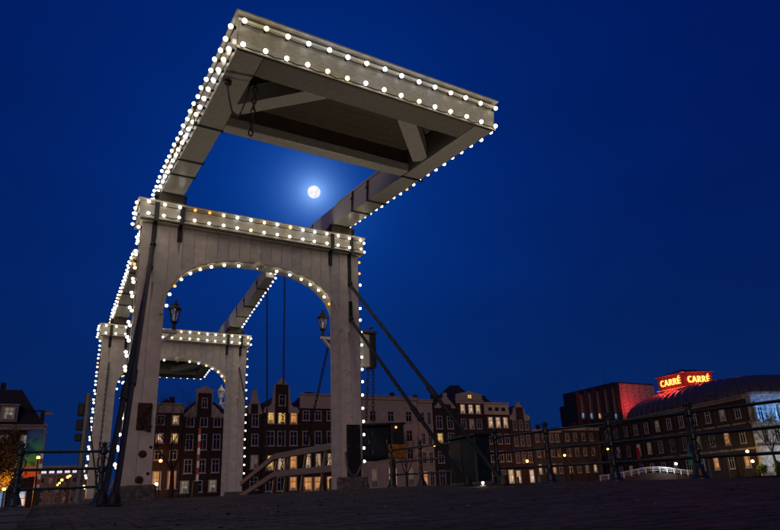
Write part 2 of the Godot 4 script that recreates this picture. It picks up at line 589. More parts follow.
	# lamp strip mouldings and bulbs on the front
	for y in [0.50, 0.025]:
		st = mb()
		cbx(st, Vector3(0, y, 7.36), Vector3(5.06, 0.05, 0.03), 0.008)
		part("front_moulding", st, M.white_paint, t)
	for y in [0.435, 0.045]:
		bulb_row(t, Vector3(-2.44, y, 7.38), Vector3(2.47, y, 7.38), 15, Vector3.BACK)
	return t

func make_wall_lantern(label: String, at: Vector3, side: float, paint: Material) -> void:
	# crowned tapering lantern on a timber bracket; the post is at +x * side of it
	var t := thing("wall_lantern", label, "lantern", at, 0, "wall lanterns on the bridge posts")
	var st := mb()
	cbx(st, Vector3(side * 0.14, -0.06, 0), Vector3(0.42, 0.09, 0.09), 0.01)
	bar(st, Vector3(side * 0.02, -0.10, 0), Vector3(side * 0.32, -0.42, 0), 0.07, 0.07)
	part("bracket", st, M.white_paint, t)
	st = mb()
	cbx(st, Vector3(side * 0.315, -0.15, 0), Vector3(0.03, 1.1, 0.16), 0.008)
	part("wall_plate", st, M.white_paint, t)
	for y in [-0.62, 0.30]:
		st = mb()
		ball(st, Vector3(side * 0.295, y, 0), 0.04, 10, 5)
		part("bolt", st, M.iron, t)
	st = mb()
	lathe(st, [[0.001, -0.02], [0.055, -0.02], [0.04, 0.06], [0.05, 0.16], [0.085, 0.19], [0.085, 0.205], [0.001, 0.205]], 12)
	part("lantern_foot", st, paint, t)
	st = mb()
	lathe(st, [[0.078, 0.205], [0.135, 0.52]], 6, Vector3.ZERO, Basis(), false)
	part("glass", st, M.lantern_glass, t)
	st = mb()
	for k in 6:
		var a := TAU * k / 6
		var d := Vector3(sin(a), 0, cos(a))
		tube(st, [d * 0.082 + Vector3(0, 0.205, 0), d * 0.14 + Vector3(0, 0.52, 0)], 0.011, -1, 5)
	lathe(st, [[0.145, 0.51], [0.165, 0.52], [0.165, 0.545], [0.11, 0.60], [0.075, 0.64], [0.085, 0.66], [0.06, 0.69], [0.02, 0.71], [0.032, 0.745], [0.02, 0.78], [0.001, 0.80]], 12)
	part("lantern_roof", st, paint, t)
	st = mb()
	lathe(st, [[0.03, 0.22], [0.045, 0.30], [0.04, 0.40], [0.001, 0.43]], 10)
	part("lamp_bulb", st, M.milk_glass, t)

func make_stay(label: String, top: Vector3, foot: Vector3) -> void:
	var t := thing("iron_stay", label, "stay bar", foot, 0, "iron stays of the portals")
	var st := mb()
	tube(st, [top - foot, Vector3(0, 0.02, 0)], 0.047, -1, 10)
	part("bar", st, M.iron, t)
	st = mb()
	bx(st, top - foot + Vector3(0, 0.22, 0.012), Vector3(0.10, 0.62, 0.024))
	ball(st, top - foot + Vector3(0, 0, 0.04), 0.075, 10, 6)
	part("top_plate", st, M.iron, t)
	st = mb()
	cbx(st, Vector3(0, 0.02, 0), Vector3(0.2, 0.03, 0.22), 0.01)
	lathe(st, [[0.10, 0.04], [0.075, 0.16], [0.06, 0.20], [0.001, 0.20]], 10)
	part("foot_plate", st, M.iron, t)
	st = mb()
	var m := (top - foot) * 0.36
	tube(st, [m - (top - foot).normalized() * 0.22, m + (top - foot).normalized() * 0.22], 0.066, -1, 8)
	part("turnbuckle", st, M.iron, t)

func make_chain(label: String, a: Vector3, b: Vector3, r := 0.035) -> void:
	var st := mb()
	chain_links(st, Vector3.ZERO, b - a, 0.105, r, 0.014)
	var o := part(numbered("hanging_chain"), st, M.iron, self)
	o.position = a
	tag(o, label, "chain", "chains and rods of the drawbridge")

func post_mesh() -> ArrayMesh:
	# cast-iron railing post: flared foot, knots where the rails pass, eared finial
	var st := mb()
	lathe(st, [[0.001, 0], [0.155, 0], [0.150, 0.035], [0.105, 0.07], [0.085, 0.17], [0.055, 0.25], [0.047, 0.27], [0.062, 0.29], [0.062, 0.39], [0.045, 0.41], [0.036, 0.46], [0.042, 0.54], [0.036, 0.60], [0.058, 0.63], [0.058, 0.71], [0.04, 0.73], [0.032, 0.80], [0.04, 0.90], [0.034, 0.96], [0.062, 1.00], [0.062, 1.08], [0.035, 1.10], [0.028, 1.13], [0.048, 1.165], [0.04, 1.20], [0.012, 1.225], [0.001, 1.235]], 10)
	for s in [-1, 1]:
		for y in [0.48, 0.82]:
			var pts := []
			for k in 7:
				var a := PI * k / 6
				pts.append(Vector3(0, y + 0.10 * cos(a), s * (0.03 + 0.055 * sin(a))))
			tube(st, pts, 0.012, -1, 5)
		tube(st, [Vector3(0, 1.10, s * 0.02), Vector3(0, 1.13, s * 0.075), Vector3(0, 1.19, s * 0.085), Vector3(0, 1.205, s * 0.05)], 0.014, -1, 5)
	return st.commit()

func make_railing(called: String, label: String, posts: Array, heights: Array, paint: Material, pm: ArrayMesh, squash := 1.0) -> void:
	var t := thing(called, label, "railing", posts[0], 0, "iron railings of the bridge")
	for p in posts:
		var o := part("post", pm, paint, t)
		o.position = p - posts[0]
		var d: Vector3 = posts[1] - posts[0]
		o.rotation.y = atan2(d.x, d.z)
		o.scale = Vector3(1, squash, 1)
	for h in heights:
		var st := mb()
		var a: Vector3 = Vector3(0, h, 0)
		var b: Vector3 = posts[-1] - posts[0] + Vector3(0, h, 0)
		var e: Vector3 = (b - a).normalized() * 0.12
		tube(st, [a - e, b + e], 0.024, -1, 8)
		part("rail", st, paint, t)

func build_bridge() -> void:
	var near := make_portal()
	var far := copy_of(near, "bridge_portal", "smaller looking far white bridge portal, seen beyond the near arch")
	far.position.z = -SPAN
	var bal := make_balance()
	var bal2 := copy_of(bal, "balance_frame", "far pair of balance beams pointing up from the farther portal")
	bal2.position.z = -SPAN
	bal2.rotation = Vector3(atan(0.129), PI, 0)
	# ironwork on the near posts only
	var st := mb()
	var r2 := RandomNumberGenerator.new()
	r2.seed = 9
	cbx(st, Vector3(-2.55, 1.82, 0.02), Vector3(0.30, 0.62, 0.04), 0.01)
	for i in 26:
		ball(st, Vector3(-2.55 + r2.randf_range(-0.13, 0.13), 1.82 + r2.randf_range(-0.36, 0.28), 0.045), r2.randf_range(0.02, 0.05), 6, 4)
	part("wall_plaque", st, M.rust, near)
	for q in [[-2.52, 0.98, 0.085], [-2.36, 1.13, 0.035], [-2.55, 0.42, 0.085], [-2.38, 0.55, 0.035]]:
		st = mb()
		lathe(st, [[q[2], 0], [q[2] * 0.95, 0.02], [q[2] * 0.5, 0.035], [0.001, 0.04]], 14, Vector3(q[0], q[1], 0.001), Basis(Vector3.RIGHT, PI / 2))
		part("bolt_head", st, M.rust, near)
	for q in [1.35, 0.62]:
		st = mb()
		lathe(st, [[0.07, 0], [0.06, 0.025], [0.001, 0.04]], 12, Vector3(2.3, q, -0.24), Basis(Vector3.BACK, PI / 2))
		part("bolt_head", st, M.iron, near)
	for q in [[2.60, 3.15], [2.48, 3.20], [2.55, 2.3], [2.62, 1.9]]:
		st = mb()
		lathe(st, [[0.035, 0], [0.03, 0.015], [0.001, 0.022]], 10, Vector3(q[0], q[1], 0.001), Basis(Vector3.RIGHT, PI / 2))
		part("bolt_head", st, M.white_paint, near)
	st = mb()
	cbx(st, Vector3(2.68, 0.95, 0.03), Vector3(0.40, 1.45, 0.05), 0.01)
	part("foot_shield", st, M.iron, near)
	for q in [[2.53, 1.6], [2.83, 1.6], [2.53, 1.1], [2.83, 1.1], [2.53, 0.45], [2.83, 0.45]]:
		st = mb()
		ball(st, Vector3(q[0], q[1], 0.058), 0.022, 8, 4)
		part("bolt_head", st, M.steel, near)
	st = mb()
	tube(st, [Vector3(2.42, 0.95, 0.07), Vector3(2.46, 0.55, 0.09), Vector3(2.56, 0.34, 0.10), Vector3(2.72, 0.34, 0.10), Vector3(2.84, 0.55, 0.09), Vector3(2.88, 0.78, 0.07)], 0.03, -1, 8)
	part("foot_hoop", st, M.steel, near)
	# chain and hook loop on the ballast box
	st = mb()
	chain_links(st, Vector3(-2.02, 0.0, 6.72), Vector3(-2.02, -1.0, 6.58), 0.09, 0.035, 0.014)
	part("box_chain", st, M.iron, bal)
	st = mb()
	var pts := []
	for i in 13:
		var k := i / 12.0
		pts.append(Vector3(lerpf(-2.42, -2.06, k), -0.05 - 0.62 * sin(PI * k), lerpf(6.35, 6.5, k)))
	tube(st, pts, 0.016, -1, 6)
	part("box_rope", st, M.cable, bal)
	st = mb()
	lathe(st, [[0.001, -0.07], [0.06, -0.07], [0.06, 0], [0.001, 0]], 10, Vector3(-2.40, 0, 6.35))
	part("rope_cleat", st, M.iron, bal)
	# wall lanterns
	make_wall_lantern("crowned lantern on a bracket inside the near left post", Vector3(-1.98, 4.05, -0.42), -1, M.iron)
	make_wall_lantern("crowned lantern on a bracket inside the near right post", Vector3(1.985, 4.22, -0.40), 1, M.iron)
	make_wall_lantern("white lantern on a bracket inside the far portal's right post", Vector3(1.985, 4.17, -12.45), 1, M.white_paint)
	# stays
	make_stay("inner of the two long black stays by the left post", Vector3(-2.67, 6.05, 0.03), Vector3(-3.45, -0.16, 5.15))
	make_stay("outer of the two long black stays by the left post", Vector3(-2.69, 5.45, 0.03), Vector3(-3.56, -0.145, 4.55))
	make_stay("upper long black stay sloping right from the near right post", Vector3(2.65, 5.74, 0.03), Vector3(3.2, -0.175, 5.73))
	make_stay("lower black stay sloping right from the near right post", Vector3(2.66, 4.67, 0.03), Vector3(3.2, -0.145, 4.5))
	# chains and rods from the beam tips to the leaf
	make_chain("longer black chain hanging from the near right beam tip", Vector3(2.3, 7.95, -4.8), Vector3(2.3, 0.4, -4.75))
	make_chain("black chain hanging from the tip of the far right beam", Vector3(2.32, 7.80, -7.0), Vector3(2.32, 0.4, -6.45))
	make_chain("black chain slanting down behind the near right post's lantern", Vector3(2.6, 5.9, -0.4), Vector3(2.6, 0.6, -3.9))
	make_chain("black chain down the front of the far portal's left post", Vector3(-2.62, 5.6, -SPAN + 0.06), Vector3(-2.68, 0.4, -SPAN + 0.5))
	make_chain("short black chain slanting off the far portal's right post", Vector3(2.62, 5.7, -SPAN + 0.06), Vector3(2.86, 3.0, -SPAN + 1.3))
	# leaf with its pale timber railings
	var leaf := thing("bridge_leaf", "plank deck of the drawbridge between the two portals", "bridge deck", Vector3(0, 0, -6.0))
	for i in 40:
		st = mb()
		cbx(st, Vector3(0, -0.07 + 0.003 * (i % 3), 5.55 - i * 0.285), Vector3(4.9, 0.12, 0.275), 0.008)
		part("plank", st, M.dark_boards, leaf)
	for s in [-1, 1]:
		var o := thing("leaf_railing", "pale timber railing along the %s edge of the bridge leaf, ending in a slope" % ["left", "right"][int(s > 0)], "railing", Vector3(s * 2.3, 0, -0.5), 0, "timber railings of the leaf")
		for h in [[1.15, 1.27, 0.55], [0.56, 0.68, 0.08]]:
			st = mb()
			cbx(st, Vector3(0, (h[0] + h[1]) / 2, -2.53), Vector3(0.09, 0.19, 5.06), 0.015, Basis(Vector3.RIGHT, atan((h[1] - h[0]) / 5.06)))
			bx(st, Vector3(0.001, (h[1] + h[2]) / 2, -7.2), Vector3(0.085, 0.17, 4.3), frame_of(Vector3(0, h[2] - h[1], -4.2)))
			part("rail", st, M.grey_timber, o)
		for z in [-0.6, -2.2, -3.8, -5.0]:
			st = mb()
			bar(st, Vector3(s * 0.06, 0, z - 0.5), Vector3(s * 0.06, 1.2, z), 0.07, 0.07)
			part("strut", st, M.steel, o)
	# railings
	var pm := post_mesh()
	var right := []
	for i in range(-3, 7):
		var z := 9.161 - 1.683 * i
		right.append(Vector3(4.325, -0.021 - 0.027 * z, z))
	make_railing("iron_railing", "long dark iron railing along the right side of the approach", right, [0.34, 0.69, 1.04], M.rail_paint, pm)
	make_railing("iron_railing", "short green iron railing left of the left stays", [Vector3(-3.50, -0.10, 3.0), Vector3(-4.72, -0.10, 3.0)], [0.30, 0.61, 0.90], M.teal_paint, pm, 0.87)
	# signal pole at left
	var t := thing("signal_pole", "thin dark signal pole behind the left railing", "signal pole", Vector3(-3.55, -0.1, -4.0))
	st = mb()
	lathe(st, [[0.12, 0], [0.12, 0.3], [0.085, 0.34], [0.08, 3.05], [0.001, 3.08]], 12)
	part("pole", st, M.steel, t)
	for q in [[2.62, 0.36], [2.20, 0.3], [1.86, 0.2]]:
		st = mb()
		cbx(st, Vector3(-0.15, q[0], 0.02), Vector3(0.15, q[1], 0.16), 0.02)
		part("signal_head", st, M.iron, t)
	st = mb()
	bar(st, Vector3(0.04, 2.55, 0), Vector3(0.46, 0.5, -0.2), 0.04, 0.04)
	part("brace", st, M.iron, t)
	# signal box hung from the right post, two chains below it
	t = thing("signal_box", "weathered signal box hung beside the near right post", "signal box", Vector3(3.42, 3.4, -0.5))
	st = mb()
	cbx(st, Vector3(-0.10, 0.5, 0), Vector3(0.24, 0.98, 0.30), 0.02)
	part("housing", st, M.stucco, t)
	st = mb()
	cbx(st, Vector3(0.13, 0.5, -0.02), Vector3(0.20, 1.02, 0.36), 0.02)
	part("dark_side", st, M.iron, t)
	st = mb()
	cbx(st, Vector3(0.0, 1.05, 0), Vector3(0.52, 0.07, 0.42), 0.015)
	tube(st, [Vector3(0.08, 1.08, 0), Vector3(0.12, 1.22, 0), Vector3(0.2, 1.26, 0)], 0.04, -1, 8)
	part("hood", st, M.rust, t)
	st = mb()
	bar(st, Vector3(-0.47, 0.75, 0), Vector3(-0.2, 0.75, 0), 0.06, 0.06)
	bar(st, Vector3(-0.47, 0.25, 0), Vector3(-0.2, 0.25, 0), 0.06, 0.06)
	part("bracket", st, M.iron, t)
	make_chain("left of the two chains under the hung signal box", Vector3(3.44, 3.42, -0.5), Vector3(3.52, 1.9, -0.9), 0.045)
	make_chain("right of the two chains under the hung signal box", Vector3(3.60, 3.42, -0.5), Vector3(3.75, 1.9, -0.9), 0.045)
	# control cabinet with its orange door
	t = thing("control_cabinet", "dark control cabinet on legs with an orange door panel", "cabinet", Vector3(4.2, -0.1, -1.5))
	st = mb()
	cbx(st, Vector3(-0.25, 1.42, -0.4), Vector3(1.3, 0.95, 0.9), 0.02)
	part("housing", st, M.dark_panel, t)
	st = mb()
	cbx(st, Vector3(0.62, 1.50, -0.35), Vector3(0.44, 1.0, 0.98), 0.02)
	part("door_frame", st, M.iron, t)
	st = mb()
	cbx(st, Vector3(0.57, 1.15, 0.16), Vector3(0.62, 0.42, 0.05), 0.015)
	part("orange_door", st, M.orange_panel, t)
	st = mb()
	prism(st, [Vector2(-0.95, 1.9), Vector2(0.9, 1.98), Vector2(0.9, 2.04), Vector2(-0.95, 1.96)], -0.95, 0.15)
	part("roof", st, M.iron, t)
	for q in [-0.55, 0.05]:
		st = mb()
		cbx(st, Vector3(q - 0.02, 1.43, 0.058), Vector3(0.56, 0.82, 0.03), 0.008)
		part("door", st, M.dark_panel, t)
		for y in [1.14, 1.70]:
			st = mb()
			tube(st, [Vector3(q - 0.28, y - 0.05, 0.085), Vector3(q - 0.28, y + 0.05, 0.085)], 0.016, -1, 7)
			part("hinge", st, M.steel, t)
		st = mb()
		cbx(st, Vector3(q + 0.2, 1.45, 0.085), Vector3(0.03, 0.14, 0.03), 0.006)
		part("handle", st, M.steel, t)
		st = mb()
		for k in 5:
			bx(st, Vector3(q - 0.02, 1.68 + k * 0.028, 0.079), Vector3(0.3, 0.01, 0.012))
		part("vent", st, M.iron, t)
	st = mb()
	tube(st, [Vector3(-0.85, 1.0, -0.1), Vector3(-0.9, 0.6, -0.05), Vector3(-0.8, -0.4, -0.1)], 0.03, -1, 7)
	tube(st, [Vector3(0.45, 0.95, 0.05), Vector3(0.40, 0.4, 0.1), Vector3(0.5, -0.3, 0.05)], 0.035, -1, 7)
	part("cable_pipe", st, M.teal_paint, t)
	for q in [-0.75, 0.7]:
		st = mb()
		cbx(st, Vector3(q, 0.3, -0.4), Vector3(0.12, 1.3, 0.12), 0.01)
		part("leg", st, M.iron, t)
	st = mb()
	ball(st, Vector3(0.55, 1.88, 0.16), 0.035, 8, 6)
	var l := part("pilot_lamp", st, glow("pilot", Color(1, 0.45, 0.08), 2.5), t)
	omni(l, Vector3(0.55, 1.88, 0.16), Color(1, 0.45, 0.08), 0.01, 0.03)
	# green street cabinet by the right railing
	t = thing("street_cabinet", "dark green street cabinet standing before the right railing", "cabinet", Vector3(3.98, -0.12, 3.55))
	st = mb()
	cbx(st, Vector3(0, 0.55, 0), Vector3(0.42, 1.02, 1.05), 0.02)
	part("body", st, M.green_paint, t)
	st = mb()
	cbx(st, Vector3(0, 1.09, 0), Vector3(0.5, 0.06, 1.13), 0.02)
	part("lid", st, M.green_paint, t)
	for s in [-1, 1]:
		st = mb()
		cbx(st, Vector3(-0.216, 0.55, s * 0.26), Vector3(0.02, 0.9, 0.48), 0.006)
		part("door", st, M.green_paint, t)
	st = mb()
	cbx(st, Vector3(0, 0.03, 0), Vector3(0.48, 0.10, 1.1), 0.01)
	part("plinth", st, M.stone, t)
	# barrier booms, raised
	for q in [["raised red and white barrier boom seen through the arch", Vector3(1.6, 0, -15.0), 3.3], ["raised red and white barrier boom at far left before the street", Vector3(-4.6, 0, -18.0), 2.7]]:
		t = thing("barrier_boom", q[0], "barrier", q[1], 0, "barrier booms of the bridge")
		st = mb()
		cbx(st, Vector3(0, 0.45, 0), Vector3(0.26, 0.9, 0.26), 0.02)
		part("housing", st, M.iron, t)
		for i in 8:
			st = mb()
			var y0: float = 0.9 + (q[2] - 0.9) * i / 8.0
			cbx(st, Vector3(0.02, y0 + (q[2] - 0.9) / 16.0, 0.2), Vector3(0.11, (q[2] - 0.9) / 8.0, 0.05), 0.004)
			part("boom_band", st, M.red_paint if i % 2 else M.sign_white, t)
	t = thing("ground_spotlight", "small bright spotlight at deck level near the right stays", "lamp", Vector3(2.6, -0.185, 5.85))
	st = mb()
	lathe(st, [[0.001, 0], [0.10, 0], [0.10, 0.03], [0.05, 0.045], [0.001, 0.045]], 12)
	part("lamp_housing", st, M.iron, t)
	st = mb()
	ball(st, Vector3(0, 0.085, 0), 0.026, 10, 6)
	l = part("lamp_bulb", st, glow("spot_lens", Color(1, 0.8, 0.5), 12.0), t)
	omni(l, Vector3(0, 0.085, 0), Color(1, 0.8, 0.5), 0.06, 0.035)
	var up := SpotLight3D.new()
	up.name = "lamp_beam"
	up.light_color = Color(1.0, 0.92, 0.82)
	up.light_energy = 7.5
	up.light_size = 0.04
	up.spot_angle = 52
	up.spot_angle_attenuation = 1.0
	up.spot_range = 60
	up.shadow_enabled = true
	t.add_child(up)
	up.position = Vector3(0, 0.15, 0)
	up.basis = Basis.looking_at(Vector3(-2.8, 6.9, 0.3), Vector3.FORWARD)

func omni(parent: Node3D, at: Vector3, c: Color, e: float, size := 0.1) -> void:
	var l := OmniLight3D.new()
	l.name = "lamp_light"
	l.position = at
	l.light_color = c.linear_to_srgb()
	l.light_energy = e
	l.light_size = size
	l.omni_range = 200
	l.omni_attenuation = 2
	l.shadow_enabled = true
	parent.add_child(l, true)

# ------------------------------------------------------------------ ground
func ground_y(z: float) -> float:
	return -0.021 - 0.027 * clampf(z, -2.0, 26.0)

func build_ground() -> void:
	var st := mb()
	quad(st, Vector3(-900, -3.2, 900), Vector3(900, -3.2, 900), Vector3(900, -3.2, -900), Vector3(-900, -3.2, -900))
	struct("water", st, M.water)
	# approach: quay at left, bridge head at right; follows the slope up to the portal
	st = mb()
	var zs := [60.0, 26.0, 14.0, 8.0, 3.4, 0.0, -22.0]
	for i in zs.size() - 1:
		var z0: float = zs[i]
		var z1: float = zs[i + 1]
		var xl := -60.0 if z1 >= 3.3 else -4.9
		quad(st, Vector3(xl, ground_y(z0) - 0.03, z0), Vector3(4.36, ground_y(z0) - 0.03, z0), Vector3(4.36, ground_y(z1) - 0.03, z1), Vector3(xl, ground_y(z1) - 0.03, z1))
		quad(st, Vector3(4.36, ground_y(z0) - 0.03, z0), Vector3(4.36, -3.3, z0), Vector3(4.36, -3.3, z1), Vector3(4.36, ground_y(z1) - 0.03, z1))
	var road := struct("approach_road", st, M.joint)
	# clinker pavers in running bond; the 300 nearest are single parts, the rest one object
	var pv := mb()
	cbx(pv, Vector3(0, -0.02, 0), Vector3(0.205, 0.06, 0.098), 0.008)
	var pmesh := pv.commit()
	var r := RandomNumberGenerator.new()
	r.seed = 41
	var eye := Vector3(-4.33, -0.232, 15.26)
	var look := Vector3(0.532, 0, -0.847)
	var spots := []
	var row := 0
	var z := 15.6
	while z > 0.25:
		var x := -7.0 + (0.105 if row % 2 else 0.0)
		while x < 4.05:
			var p := Vector3(x, ground_y(z), z)
			var d := p - eye
			var f := d.dot(look)
			var sd := d.dot(Vector3(0.847, 0, 0.532))
			if f > 1.4 and absf(sd) < f * 0.80 + 0.8 and (x > -4.42 or x < -4.78):
				spots.append([d.length(), p, sd])
			x += 0.2105
		z -= 0.1035
		row += 1
	spots.sort_custom(func(a, b): return a[0] < b[0])
	var tf := []
	var cols := []
	for i in spots.size():
		var p: Vector3 = spots[i][1]
		var b := Basis.from_euler(Vector3(0.027 + r.randf_range(-0.006, 0.006), r.randf_range(-0.015, 0.015), r.randf_range(-0.006, 0.006)))
		var wave := 0.006 * sin(p.x * 1.7 + p.z * 0.9) + 0.004 * sin(p.x * 0.8 - p.z * 2.1)
		var xf := Transform3D(b, p + Vector3(0, r.randf_range(-0.0022, 0.0022) + wave, 0))
		if i < 300:
			var o := part("paver", pmesh, M["paver%d" % r.randi_range(0, 3)], road)
			o.transform = xf
		else:
			tf.append(xf)
			var k := r.randf_range(0.6, 1.4)
			cols.append(Color(0.115 * k, 0.097 * k, 0.077 * k))
	var mm := MultiMesh.new()
	mm.transform_format = MultiMesh.TRANSFORM_3D
	mm.use_colors = true
	mm.mesh = pmesh
	mm.instance_count = tf.size()
	for i in tf.size():
		mm.set_instance_transform(i, tf[i])
		mm.set_instance_color(i, cols[i])
	var mi := MultiMeshInstance3D.new()
	mi.name = "pavers"
	mi.multimesh = mm
	mi.material_override = M.paver_many
	mi.set_meta("kind", "stuff")
	road.add_child(mi)
	# grit, crumbs of mortar and dead leaves lying on the pavers
	var gm := mb()
	ball(gm, Vector3.ZERO, 1.0, 6, 4)
	var grit := MultiMesh.new()
	grit.transform_format = MultiMesh.TRANSFORM_3D
	grit.use_colors = true
	grit.mesh = gm.commit()
	grit.instance_count = 420
	for i in 420:
		var p := Vector3(r.randf_range(-4.3, 4.0), 0, r.randf_range(0.3, 13.5))
		var b := Basis.from_euler(Vector3(0, r.randf() * TAU, 0)).scaled_local(Vector3(r.randf_range(0.006, 0.022), r.randf_range(0.003, 0.008), r.randf_range(0.006, 0.018)))
		grit.set_instance_transform(i, Transform3D(b, p + Vector3(0, ground_y(p.z) + 0.012, 0)))
		var v := 0.45 if i % 9 == 0 else r.randf_range(0.03, 0.14)
		grit.set_instance_color(i, Color(v, v * 0.93, v * 0.82))
	var gi := MultiMeshInstance3D.new()
	gi.name = "grit"
	gi.multimesh = grit
	gi.material_override = M.paver_many
	gi.set_meta("kind", "stuff")
	road.add_child(gi)
	# kerbs
	for q in [[-4.6, 0.30, 3.2, 15.0], [4.22, 0.30, 0.3, 17.0]]:
		var zz: float = q[2]
		while zz < q[3]:
			st = mb()
			cbx(st, Vector3(0, -0.03, 0), Vector3(q[1], 0.10, 0.93), 0.012, Basis(Vector3.RIGHT, 0.027))
			var o := part("kerb_stone", st, M.kerb_stone, road)
			o.position = Vector3(q[0], ground_y(zz + 0.47) + 0.004 + r.randf_range(-0.004, 0.004), zz + 0.47)
			zz += 0.945
	# far banks
	st = mb()
	bx(st, Vector3(0, -2.3, -290), Vector3(1200, 3.4, 440))
	struct("far_quay", st, M.street)
	st = mb()
	bx(st, Vector3(0, -1.3, -46), Vector3(9.2, 1.5, 48))
	struct("bridge_roadway", st, M.street)

# ------------------------------------------------------------------ far buildings
var win_cache := {}
func window(parent: Node3D, x: float, y: float, w: float, h: float, z: float, kind: String, cross := true, turn := 0.0, xyz = null) -> void:
	var key := "%.2f/%.2f/%s" % [w, h, cross]
	if not win_cache.has(key):
		var f := mb()
		var b := minf(0.11, w * 0.11)
		for s in [-1, 1]:
			bx(f, Vector3(s * (w / 2 - b / 2), h / 2, 0.06), Vector3(b, h, 0.12))
			bx(f, Vector3(0, h / 2 + s * (h / 2 - b / 2), 0.06), Vector3(w - 2 * b - 0.004, b, 0.118))
		bx(f, Vector3(0, h / 2, 0.045), Vector3(0.06, h - 2 * b - 0.004, 0.07))
		if cross:
			bx(f, Vector3(0, h * 0.64, 0.046), Vector3(w - 2 * b - 0.006, 0.07, 0.075))
		var p := mb()
		for k in [[0, 0], [1, 1], [1, 0], [0, 0], [0, 1], [1, 1]]:
			p.set_normal(Vector3.BACK)
			p.set_uv(Vector2(k[0], 1 - k[1]))
			p.add_vertex(Vector3((k[0] - 0.5) * (w - 0.02), k[1] * (h - 0.02) + 0.01, 0.02))
		var sl := mb()
		bx(sl, Vector3(0, -0.05, 0.12), Vector3(w + 0.2, 0.10, 0.24))
		win_cache[key] = [f.commit(), p.commit(), sl.commit()]
	var c: Array = win_cache[key]
	var o := part("window", c[0], M.frame_white, parent)
	o.position = Vector3(x, y, z) if xyz == null else xyz
	o.rotation.y = turn
	var gm: Material = M.glass_dark if kind == "." else M["room_%s%d" % [kind, rng.randi_range(0, 1)]]
	part("pane", c[1], gm, o)
	part("sill", c[2], M.frame_white, o)

func gable(kind: String, w: float, e: float, pk: Vector2) -> Array:
	# outline of a gable front above the eave e, mirrored about pk.x
	var l := []
	var c := pk.x
	var t := pk.y
	if kind == "neck":
		l = [[-w / 2, e], [-w / 2, e + 0.45], [-w * 0.40, e + 0.6], [-w * 0.33, e + 1.2], [-w * 0.24, e + 1.75], [-w * 0.19, e + 2.0], [-w * 0.19, t - 0.9], [-w * 0.22, t - 0.85], [-w * 0.22, t - 0.68], [-0.12, t]]
	elif kind == "bell":
		l = [[-w / 2, e], [-w / 2, e + 0.5], [-w * 0.44, e + 0.95], [-w * 0.33, e + 1.05], [-w * 0.27, e + 1.5], [-w * 0.245, e + 2.4], [-w * 0.225, t - 1.5], [-w * 0.17, t - 1.05], [-w * 0.10, t - 0.75], [-w * 0.07, t - 0.3], [-0.1, t]]
	elif kind == "spout":
		l = [[-w / 2, e], [-w / 2, e + 0.25], [-0.35, t - 0.75], [-0.35, t], [-0.1, t + 0.02]]
	var out := []
	for p in l:
		out.append(Vector2(clampf(c + p[0], -w / 2, w / 2), p[1]))
	for i in range(l.size() - 1, -1, -1):
		out.append(Vector2(clampf(c - l[i][0], -w / 2, w / 2), l[i][1]))
	return out

